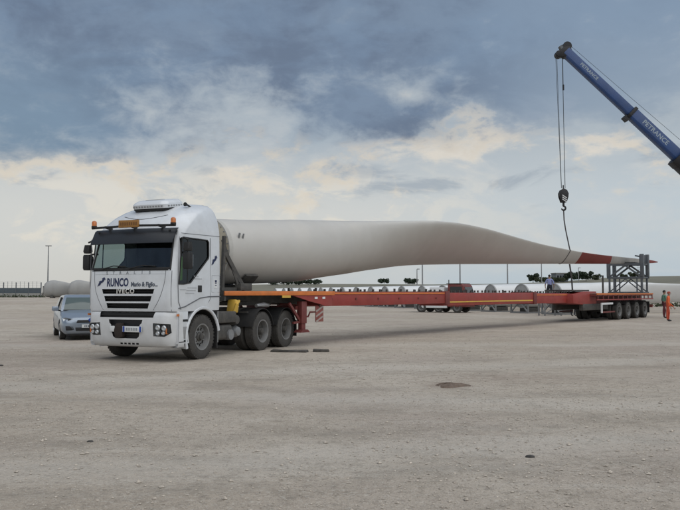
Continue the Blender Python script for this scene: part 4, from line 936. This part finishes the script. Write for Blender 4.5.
for s in (-1, 1):
    gw = lambda z: float(np.interp(z, [q[3] for q in GH], [q[2] for q in GH]))
    MB().loft([[(x, s*(gw(z)+.007), z) for x in np.linspace(a_, b_, 6)] for z, a_, b_ in ((1.0, .92, 2.85), (1.08, 1.02, 2.80), (1.18, 1.16, 2.75), (1.28, 1.28, 2.70), (1.385, 1.42, 2.62))], caps=False, closed=False).build('side_window', M['darkglass'], car, fix=False)
    MB().bar((1.80, s*.795, .99), (1.84, s*.672, 1.385), .07, .03).build('door_pillar', M['black'], car)
    mi = emp('door_mirror', car, (.80, s*.96, 1.0)); MB().loft([rr_sec(-.07, .07, .09, .04, -.07), rr_sec(-.09, .08, .115, .05, 0), rr_sec(-.07, .07, .10, .04, .08)]).build('housing', M['carblue'], mi); MB().tube([(0, 0, -.03), (.03, -s*.16, -.06)], .025, 6).build('stalk', M['black'], mi)
    hl = emp('headlight', car)
    prof = [(-.48, .565), (-.50, .69), (-.76, .745), (-.84, .72), (-.80, .575)]
    def hx2(y, z): 
        y = abs(y); return float(np.interp(y, [0, .62, .74, .82, .87], [-.90, -.885, -.855, -.79, -.62]))
    pv = [(hx2(y, z)-.008+(z-.58)*.25, -s*y, z) for y, z in prof]; MB().add(pv+[(x+.05, y, z) for x, y, z in pv], [(0, 1, 2, 3, 4), (9, 8, 7, 6, 5)]+[(i, (i+1) % 5, 5+(i+1) % 5, 5+i) for i in range(5)]).build('lens', M['lamp_clear'], hl, smooth=0)
    MB().lathe([(.001, -.01), (.05, -.01), (.055, .02), (.001, .02)], (-.85, s*.64, .655), 'x', 14).build('bulb', M['chrome'], hl)
    MB().prism([(s*.48, .33), (s*.52, .47), (s*.76, .47), (s*.74, .33)], 'x', -.90, -.78).build('fog_recess', M['grille'], car, bevel=.01)
    for x in (0, 2.62): wheel(car, (x, s*.77, .315), .315, .20, .205, s < 0, style='alloy')
MB().prism([(-.43, .575), (-.39, .66), (.39, .66), (.43, .575)], 'x', -.915, -.80).build('grille', M['grille'], car, bevel=.01)
MB().tube([(-.918, y, .62) for y in np.linspace(-.40, .40, 5)], .010, 6).build('grille_bar', M['chrome'], car)
MB().lathe([(.001, -.012), (.055, -.008), (.06, .01), (.001, .01)], (-.92, 0, .66), 'x', 18).build('badge', M['plate_blue'], car)
MB().prism([(-.44, .31), (-.46, .42), (.46, .42), (.44, .31)], 'x', -.915, -.82).build('lower_intake', M['grille'], car, bevel=.01)
MB().box((-.925, 0, .465), (.02, .52, .11)).build('number_plate', M['plate'], car)
for k in range(7): MB().box((-.9365, -.165+.055*k, .465), (.003, .03, .06)).build('plate_mark', M['letters_dark'], car)
MB().bb(-.80, 3.0, -.70, .70, .16, .22).build('underbody', M['black'], car)
MB().bb(.75, 2.4, -.55, .55, .5, .95).build('interior', M['seat'], car)

# ------------------------------------------------------------------ small red lorry beyond the trailer
lo = thing('small_lorry', 'small dark red lorry with a pale load box seen beyond the trailer spine', 'lorry', (9.5, 58.0, 0), math.atan2(1.5, -2.6))
MB().prism([(-.75, .45), (-.80, .95), (-.72, 1.35), (-.55, 2.05), (-.42, 2.22), (.75, 2.22), (.80, .45)], 'y', -.98, .98).build('cab', M['reddark'], lo, bevel=.05)
MB().prism([(-.735, 1.42), (-.60, 2.0), (-.585, 2.0), (-.70, 1.42)], 'y', -.85, .85).build('windscreen', M['darkglass'], lo)
for s in (-1, 1):
    MB().prism([(-.50, 1.42), (-.40, 2.02), (.55, 2.02), (.55, 1.42)], 'y', min(s*.96, s*.99), max(s*.96, s*.99)).build('side_window', M['darkglass'], lo)
    MB().tube([(-.7, s*.985, 1.05), (-.1, s*.985, 1.12), (.75, s*.985, 1.02)], .03, 6).build('yellow_stripe', M['yellow'], lo)
    MB().bb(.85, 3.0, min(s*.75, s*.95), max(s*.75, s*.95), .35, .68).build('side_skirt', M['white'], lo, bevel=.02)
    for x in (0, 3.0): wheel(lo, (x, s*.85, .40), .40, .26, .23, s < 0)
    wheel(lo, (1.6, s*.72, .36), .36, .22, .2, s < 0)
MB().bb(-.35, .85, -1.0, 1.0, 2.22, 2.28).build('roof_rack', M['dark_steel'], lo); MB().tube([(.8, .6, 2.2), (.8, .6, 2.55)], .04, 6).build('exhaust_stack', M['dark_steel'], lo)
MB().bb(.9, 4.2, -1.0, 1.0, .80, .95).build('load_bed', M['dark_steel'], lo)
MB().bb(1.1, 2.3, -.9, .9, .95, 1.98).build('load_box', M['white'], lo, bevel=.03)
for x in (1.2, 1.75): MB().bb(x, x+.42, -.915, -.902, 1.5, 1.88).build('box_window', M['darkglass'], lo); 
for s in (-1, 1): MB().bb(2.4, 4.2, s*.98-.02, s*.98+.02, .95, 1.4).build('dropside', M['reddark'], lo)

# ------------------------------------------------------------------ people
def person(label, loc, rz, h, shirt, trousers, sleeve='short', arms=((.12, -.05), (.12, .02)), bend=0.0, stride=.10, head=(0, 0), hat=None):
    k = h/1.75
    J = {}
    def j(n, x, y, z, r): J[n] = (Vector((x*k, y*k, z*k)), r*k)
    hz = Matrix.Rotation(bend, 4, 'X')
    j('pel', 0, 0, .95, .135); j('bel', 0, 0, 1.08, .130); j('che', 0, -.01, 1.28, .150); j('sho', 0, 0, 1.43, .105); j('nec', 0, -.01, 1.51, .055); j('hd0', 0, -.025, 1.60, .078); j('hd1', head[0], -.02+head[1], 1.68, .082); j('hd2', head[0], -.01+head[1], 1.74, .045)
    E_ = [('pel', 'bel', 'b'), ('bel', 'che', 'a'), ('che', 'sho', 'a'), ('sho', 'nec', 's'), ('nec', 'hd0', 's'), ('hd0', 'hd1', 's'), ('hd1', 'hd2', 's')]
    for i, s in enumerate((-1, 1)):
        ax, ay = arms[i]; st_ = stride*s
        n = 'LR'[i]
        j('sh'+n, s*.17, 0, 1.42, .068); j('ua'+n, s*(.20+ax*.3), ay*.3, 1.28, .052); j('el'+n, s*(.21+ax*.6), ay*.7+.02, 1.13, .043); j('fa'+n, s*(.21+ax*.7), ay*1.6-.05, 1.00, .036); j('wr'+n, s*(.20+ax*.7), ay*2.4-.10, .89, .027); j('pa'+n, s*(.20+ax*.7), ay*2.7-.115, .82, .036)
        j('hi'+n, s*.10, st_*.1, .88, .098); j('th'+n, s*.11, -st_*.5-.01, .70, .080); j('kn'+n, s*.11, -st_*1.0-.015, .49, .058); j('ca'+n, s*.115, -st_*.9, .33, .056); j('an'+n, s*.115, -st_*.7, .10, .040); j('fo'+n, s*.125, -st_*.7-.07, .045, .045); j('to'+n, s*.135, -st_*.7-.17, .035, .034)
        a2 = 's' if sleeve == 'none' else 'a'; fa = 'a' if sleeve == 'long' else 's'
        E_ += [('sho', 'sh'+n, 'a'), ('sh'+n, 'ua'+n, 'a'), ('ua'+n, 'el'+n, a2), ('el'+n, 'fa'+n, fa), ('fa'+n, 'wr'+n, fa), ('wr'+n, 'pa'+n, 's'), ('pel', 'hi'+n, 'b'), ('hi'+n, 'th'+n, 'b'), ('th'+n, 'kn'+n, 'b'), ('kn'+n, 'ca'+n, 'b'), ('ca'+n, 'an'+n, 'b'), ('an'+n, 'fo'+n, 'f'), ('fo'+n, 'to'+n, 'f')]
    piv = Vector((0, 0, .98*k))
    for n in J:
        if J[n][0].z > 1.0*k or n[:2] in ('wr', 'pa', 'fa'):
            p = J[n][0]-piv; J[n] = (piv+hz @ p, J[n][1])
    names = list(J); idx = {n: i for i, n in enumerate(names)}
    me = bpy.data.meshes.new('p'); me.from_pydata([J[n][0] for n in names], [(idx[a], idx[b]) for a, b, c_ in E_], [])
    o = bpy.data.objects.new('p', me); COL.objects.link(o)
    o.modifiers.new('s', 'SKIN'); sv = me.skin_vertices[0].data
    for n in names: sv[idx[n]].radius = (J[n][1]*(1.18 if n in ('che', 'bel', 'pel') else 1), J[n][1]*(.78 if n in ('che', 'bel', 'pel', 'sho') else 1)); 
    sv[0].use_root = True
    sb = o.modifiers.new('u', 'SUBSURF'); sb.levels = 1; sb.render_levels = 1
    out = bpy.data.meshes.new_from_object(o.evaluated_get(bpy.context.evaluated_depsgraph_get())); bpy.data.objects.remove(o)
    out.materials.clear()
    for m in (shirt, trousers, M['skin'], M['black']): out.materials.append(m)
    segs = [(J[a][0], J[b][0], 'absf'.index(c_)) for a, b, c_ in E_]
    # fingers: five short chains rooted in each palm
    bm = bmesh.new(); bm.from_mesh(out)
    for f in bm.faces:
        c_ = f.calc_center_median(); best = None
        for a, b, i in segs:
            d = b-a; t = max(0, min(1, (c_-a).dot(d)/max(1e-9, d.length_squared))); q = (c_-(a+d*t)).length
            if best is None or q < best[0]: best = (q, i)
        f.material_index = best[1]; f.smooth = True
    fb = MB()
    for n, s in (('L', -1), ('R', 1)):
        p = J['pa'+n][0]; d = (p-J['wr'+n][0]).normalized()
        for q, ln in ((-.027, .06), (-.009, .075), (.009, .072), (.027, .055)):
            b0 = p+Vector((0, q*k, 0))+d*.02*k; fb.tube([b0, b0+d*ln*.6*k, b0+d*ln*k+Vector((-s*.018*k, 0, 0))], [.010*k, .009*k, .007*k], 6)
        b0 = p+Vector((0, -.03*k, .02*k)); fb.tube([b0, b0+Vector((-s*.012*k, -.03*k, -.035*k)), b0+d*.06*k+Vector((-s*.02*k, -.025*k, 0))], [.011*k, .010*k, .008*k], 6)
    # nose and ears
    hc = J['hd1'][0]; fb.tube([hc+Vector((0, -.075*k, -.005*k)), hc+Vector((0, -.105*k, -.035*k)), hc+Vector((0, -.08*k, -.045*k))], [.008*k, .015*k, .010*k], 6)
    for s in (-1, 1): fb.box(hc+Vector((s*.083*k, .01*k, -.02*k)), (.015*k, .035*k, .055*k))
    nv0 = len(bm.verts); vs_ = [bm.verts.new(v) for v in fb.v]
    for f in fb.f:
        nf = bm.faces.new([vs_[i] for i in f]); nf.material_index = 2; nf.smooth = True
    bm.to_mesh(out); bm.free()
    root = thing('person', label, 'person', loc, rz)
    link('body', out, root)
    hc2 = J['hd1'][0]; hb2 = MB()
    rows = []
    for a in (-8, 15, 35, 55, 75, 88):
        rows.append([hc2+Vector((math.cos(R_(a))*.094*k*math.cos(t), .012*k+math.cos(R_(a))*.104*k*math.sin(t), .005*k+math.sin(R_(a))*.094*k+(.035*k*max(0, -math.sin(t)) if a < 10 else 0)-(.05*k*max(0, math.sin(t)) if a < 10 else 0))) for t in np.linspace(0, 2*math.pi, 14)[:-1]])
    hb2.loft(rows).build('hair' if hat is None else 'cap', M['hair'] if hat is None else hat, root)
    for s in (-1, 1): MB().box(hc2+Vector((s*.030*k, -.082*k, .004*k)), (.018*k, .008*k, .010*k)).build('eye', M['black'], root)
    MB().box(hc2+Vector((0, -.078*k, -.066*k)), (.045*k, .010*k, .008*k)).build('mouth', mat('lips', (.25, .09, .07), .6), root)
    return root
M['orange_cloth'] = mat('orange_overall', (.72, .135, .045), .85, 0, .12, 9); M['green_cloth'] = mat('green_shirt', (.13, .26, .19), .85, 0, .1, 9); M['navy_cloth'] = mat('dark_trousers', (.022, .024, .035), .9, 0, .15, 9)
M['lilac_cloth'] = mat('lilac_blue_shirt', (.26, .29, .52), .85, 0, .1, 9); M['blue_cloth'] = mat('blue_shirt', (.05, .075, .22), .85, 0, .1, 9); M['maroon_cloth'] = mat('maroon_trousers', (.12, .035, .04), .9, 0, .1, 9)
M['deep_orange'] = mat('orange_trousers', (.50, .075, .035), .85, 0, .12, 9); M['brown_cap'] = mat('red_cap', (.33, .06, .04), .8)
person('person in orange overalls standing at the right edge of the yard', (17.85, 40.4, 0), R_(70), 1.60, M['orange_cloth'], M['deep_orange'], 'long', ((.05, -.02), (.10, -.10)), .10, .06, hat=M['brown_cap'])
person('person in green shirt and dark trousers beside the one in orange', (19.75, 45.2, 0), R_(95), 1.68, M['green_cloth'], M['maroon_cloth'], 'short', ((.05, -.04), (.08, -.02)), .03, .12)
person('person in lilac blue shirt with back turned standing above the trailer spine', (14.15, 50.0, 1.05), R_(165), 1.70, M['lilac_cloth'], M['navy_cloth'], 'short', ((.12, -.02), (.12, -.02)), .0, .05)
person('person in blue clothes partly hidden behind the trailer spine', (15.45, 49.2, 0), R_(40), 1.68, M['blue_cloth'], M['navy_cloth'], 'long', ((.06, 0), (.06, -.05)), .12, .08)
ts = thing('steel_trestle', 'grey steel trestle that a person in a lilac shirt stands on', 'trestle', (14.15, 50.0, 0), R_(16))
MB().bb(-.7, .7, -.45, .45, .99, 1.05).build('platform', M['galv'], ts)
for x in (-.62, .62):
    for y in (-.38, .38): MB().bb(x-.04, x+.04, y-.04, y+.04, 0, .99).build('leg', M['galv'], ts)
    MB().bar((x, -.38, .1), (x, .38, .9), .05, .05).build('brace', M['galv'], ts)
MB().bar((-.62, -.38, .1), (.62, -.38, .9), .05, .05).build('brace', M['galv'], ts)

# ------------------------------------------------------------------ lamp posts
def lamp(x, y, z, h, label, arms=1):
    t = thing('lamp_post', label, 'lamp post', (x, y, z), 0, 'lamp posts round the yard')
    MB().lathe([(.001, 0), (.20, 0), (.20, .1), (.13, .12), (.11, h*.5), (.07, h), (.001, h)], (0, 0, 0), 'z', 12).build('pole', M['galv'], t)
    for s in ((-1, 1) if arms == 2 else (1,)):
        MB().box((s*.24, 0, h+.02), (.5, .3, .16)).build('lamp_head', M['grey_plastic'], t, bevel=.03)
    return t
def atpx(px, D): return (px-340)/740*D
hill_z = lambda X: float(np.interp(340+740*X/260.0, [-900, 60, 200, 510, 600, 640, 700, 1100], [0, .6, 4.0, 4.9, 5.7, 6.9, 7.3, 8.5]))
lamp(atpx(48, 125), 125, .85, 8.6, 'tall lamp post standing alone behind the fence on the far left', 2)
lamp(atpx(417, 140), 140, 0, 6.0, 'short lamp post, leftmost of those under the middle of the blade')
lamp(atpx(422.4, 130), 130, 0, 11, 'tall lamp post just right of the short one under the blade')
lamp(atpx(460, 125), 125, 0, 11, 'tall lamp post rising above the small red lorry')
lamp(atpx(507.5, 130), 130, 0, 11, 'thin lamp post between the red lorry and the far trees')
lamp(atpx(541.5, 170), 170, 0, 12, 'faint lamp post left of the far building')
lamp(atpx(578.5, 175), 175, 0, 7.4, 'short lamp post in front of the far trees beside the sling')

# ------------------------------------------------------------------ fence on the left
fe = thing('yard_fence', 'dark panelled fence with tall wire posts at the far left of the yard', 'fence', (0, 0, .85))
fx0, fx1, fyy = -66.0, -45.2, 112.0; n_ = 11
pxs = np.linspace(fx0, fx1, n_+1)
for i in range(n_):
    a, b = pxs[i], pxs[i+1]
    MB().bb(a+.06, b-.06, fyy-.10, fyy+.10, -.1, .62).build('wall_panel', M['concrete'], fe); MB().bb(a+.05, b-.05, fyy-.03, fyy+.03, .64, 1.40).build('sheet_panel', M['sheet'], fe)
    for q in (.33, .66): MB().bb(a+(b-a)*q-.02, a+(b-a)*q+.02, fyy-.02, fyy+.02, 1.40, 2.40).build('thin_upright', M['galv'], fe)
for x in pxs: MB().bb(x-.055, x+.055, fyy-.07, fyy+.07, -.1, 2.25).build('post', M['frame_steel'], fe)
for z in (1.55, 1.8, 2.05, 2.3): MB().tube([(fx0, fyy, z), (fx1, fyy, z)], .012, 5).build('wire', M['galv'], fe)
MB().tube([(fx1+.3, fyy, 0), (fx1+.35, fyy, 1.7)], .10, 6).build('end_post', M['dark_steel'], fe)
vg = thing('roadside_scrub', 'dark scrub growing along the foot of the far left fence', 'scrub', (0, 0, 0)); vg['kind'] = 'stuff'
def leaves(n, fn, size, m, name, parent, seed):
    q = np.random.default_rng(seed); C = np.array([fn(q) for _ in range(n)]); U = q.normal(size=(n, 3)); U /= np.linalg.norm(U, axis=1)[:, None]; W = np.cross(U, q.normal(size=(n, 3))); W /= np.linalg.norm(W, axis=1)[:, None]
    s_ = (size*(.6+.8*q.random(n)))[:, None]; V = np.stack([C-U*s_*.5, C+W*s_*.4, C+U*s_*.6, C-W*s_*.4], 1).reshape(-1, 3)
    me = bpy.data.meshes.new(name); me.from_pydata(V.tolist(), [], (np.arange(n)[:, None]*4+np.arange(4)).tolist()); me.materials.append(m)
    return link(name, me, parent)
leaves(900, lambda q: (q.uniform(-66, -44), 111+q.normal()*.4, .85+abs(q.normal())*.16), .22, M['leaf_b'], 'scrub_leaves', vg, 5)
sg = thing('field_scrub', 'low dry scrub along the far edge of the yard behind the people', 'scrub', (0, 0, 0)); sg['kind'] = 'stuff'
leaves(2500, lambda q: (q.uniform(14, 80), 84+q.normal()*1.5, abs(q.normal())*.28), .3, M['leaf_b'], 'scrub_leaves', sg, 6)

# ------------------------------------------------------------------ far trees and building on the rise
def tree(px, D, h, w, label, m, seed, cat='tree', base=None, n=1500):
    X = atpx(px, D); z0 = hill_z(X)-.1 if base is None else base
    t = thing('tree' if cat == 'tree' else 'bush', label, cat, (X, D, z0), 0, 'far trees on the rise'); q0 = random.Random(seed)
    b = MB().tube([(0, 0, 0), (.05*h*.3, 0, h*.3), (0, 0, h*.55)], [.09*h*.4, .07*h*.4, .03*h*.4], 7)
    for k in range(4):
        a = k*1.6+q0.random(); b.tube([(0, 0, h*.3), (math.cos(a)*w*.25, math.sin(a)*w*.25, h*.6)], [.05*h*.4, .02*h*.4], 5)
    b.build('trunk', M['bark'], t)
    cl = [(q0.uniform(-.38, .38)*w, q0.uniform(-.3, .3)*w, h*(.38+.5*q0.random()), w*q0.uniform(.14, .26)) for _ in range(11)]
    def pt(q):
        c_ = cl[q.integers(len(cl))]; v = q.normal(size=3); v /= np.linalg.norm(v); rr = c_[3]*q.random()**.4
        return (c_[0]+v[0]*rr, c_[1]+v[1]*rr, max(.1, c_[2]+v[2]*rr*.8))
    leaves(n, pt, w*.11, m, 'crown', t, seed); return t
tree(533, 255, 3.2, 4.2, 'dark round tree at the left end of the far tree clump', M['leaf_a'], 11)
tree(571, 255, 3.5, 4.4, 'dark tree directly right of the far flat roofed building', M['leaf_a'], 12)
tree(578.5, 256, 3.4, 4.0, 'dark tree in the middle of the clump right of the far building', M['leaf_a'], 13)
tree(586, 255, 3.2, 4.6, 'dark tree at the right end of the clump beside the far building', M['leaf_a'], 14)
for i, (px, h, w, lab) in enumerate(((596, 2.2, 3.2, 'greyish bush on the ridge just right of the far tree clump'), (624, 1.7, 3.0, 'bush on the ridge seen through the left of the tip stand'), (634, 2.0, 3.4, 'bush on the ridge seen through the middle of the tip stand'), (641, 1.6, 2.6, 'bush on the ridge seen through the right of the tip stand'))):
    tree(px, 262, h, w, lab, M['leaf_b'], 30+i, 'bush')
for i, (px, w, o) in enumerate(((272, 4.0, 'first'), (284, 3.5, 'second'), (296, 4.2, 'third'), (307, 3.6, 'fourth'), (317, 3.4, 'fifth'), (384, 4.0, 'sixth'), (411, 4.6, 'seventh'))):
    tree(px, 250, 1.7, w, 'low dark bush on the skyline below the blade, %s from the left' % o, M['leaf_a'], 50+i, 'bush', n=900)
for i, px in enumerate((540, 547, 553, 561)):
    tree(px, 252, 1.5, 3.6, 'hedge bush before the far building, %s from the left' % ('first', 'second', 'third', 'fourth')[i], M['leaf_b'], 70+i, 'bush', n=900)
bl = thing('far_building', 'grey flat roofed building among the far trees', 'building', (atpx(562, 258), 258, hill_z(atpx(562, 258))-.1), R_(8))
MB().bb(-2.2, 2.2, 0, 4, 0, 3.0).build('wall', M['render_wall'], bl); MB().bb(-2.4, 2.4, -.2, 4.2, 3.0, 3.25).build('roof', M['concrete'], bl)
for x in (-1.5, -.5, .5, 1.5): MB().bb(x-.28, x+.28, -.06, .02, 1.3, 2.3).build('window', M['darkglass'], bl)

# ------------------------------------------------------------------ things lying on the yard
def slab(name, label, cat, loc, rz, poly, h, m):
    t = MB(); n = len(poly); t.add([(x, y, 0) for x, y in poly]+[(x*.97, y*.97, h*(1+.4*math.sin(i*2.1))) for i, (x, y) in enumerate(poly)], [tuple(range(n-1, -1, -1)), tuple(range(n, 2*n))]+[(i, (i+1) % n, n+(i+1) % n, n+i) for i in range(n)])
    o = t.build(name, m, None, bevel=.004); o.location = loc; o.rotation_euler = (0, 0, rz); return tag(o, label, cat)
slab('rubber_mat', 'long black board lying on the gravel by the rear wheels', 'board', (-1.32, 19.5, .002), R_(-8), [(-.50, -.10), (-.1, -.16), (.2, -.12), (.46, -.17), (.50, .05), (.15, .14), (-.2, .10), (-.48, .16)], .045, M['mat_black'])
slab('rubber_mat', 'short black board lying right of the long one on the gravel', 'board', (-.50, 19.6, .002), R_(6), [(-.22, -.13), (.20, -.15), (.23, .10), (-.05, .16), (-.21, .12)], .05, M['mat_black'])
dp = MB(); q = random.Random(4); rings = []
for rr_, zz_ in ((1.0, .0), (.8, .014), (.5, .030), (.2, .04)):
    rings.append([(rr_*(.24+.05*math.sin(3*a+1))*math.cos(a)*(1.4 if math.cos(a) > 0 else 1)+q.uniform(-.015, .015), rr_*(.26+.07*math.sin(2*a))*math.sin(a)+q.uniform(-.015, .015), zz_+(q.uniform(0, .018) if rr_ < 1 else -.004)) for a in np.linspace(0, 2*math.pi, 25)[:-1]])
dp.loft(rings); o = dp.build('dirt_heap', M['rust'], None, smooth=0); o.location = (1.82, 12.4, float(gz(1.82, 12.4))); tag(o, 'small dark rusty heap of dirt on the open gravel', 'dirt')
for (x, y, r0, lab) in ((1.78, 7.02, .034, 'flat dark stone on the bare gravel in the right foreground'), (-2.60, 7.79, .026, 'dark stone on the gravel in the left foreground'), (-7.2, 15.8, .045, 'dark stone at the far left edge of the gravel'), (17.2, 47.5, .16, 'pale stone on the gravel behind the trailer wheels')):
    b = MB(); q = random.Random(int(x*100)); rings = []
    for k, (rr_, zz_) in enumerate(((.8, -.1), (1.0, .15), (.85, .42), (.45, .58))):
        rings.append([((rr_+q.uniform(-.12, .12))*r0*math.cos(a)*1.35, (rr_+q.uniform(-.12, .12))*r0*math.sin(a), zz_*r0+q.uniform(-.04, .04)*r0) for a in np.linspace(0, 2*math.pi, 11)[:-1]])
    b.loft(rings); o = b.build('stone', M['darkstone'] if 'dark' in lab else M['stone'], None, smooth=0); o.location = (x, y, float(gz(x, y))); tag(o, lab, 'stone', 'single stones on the yard')
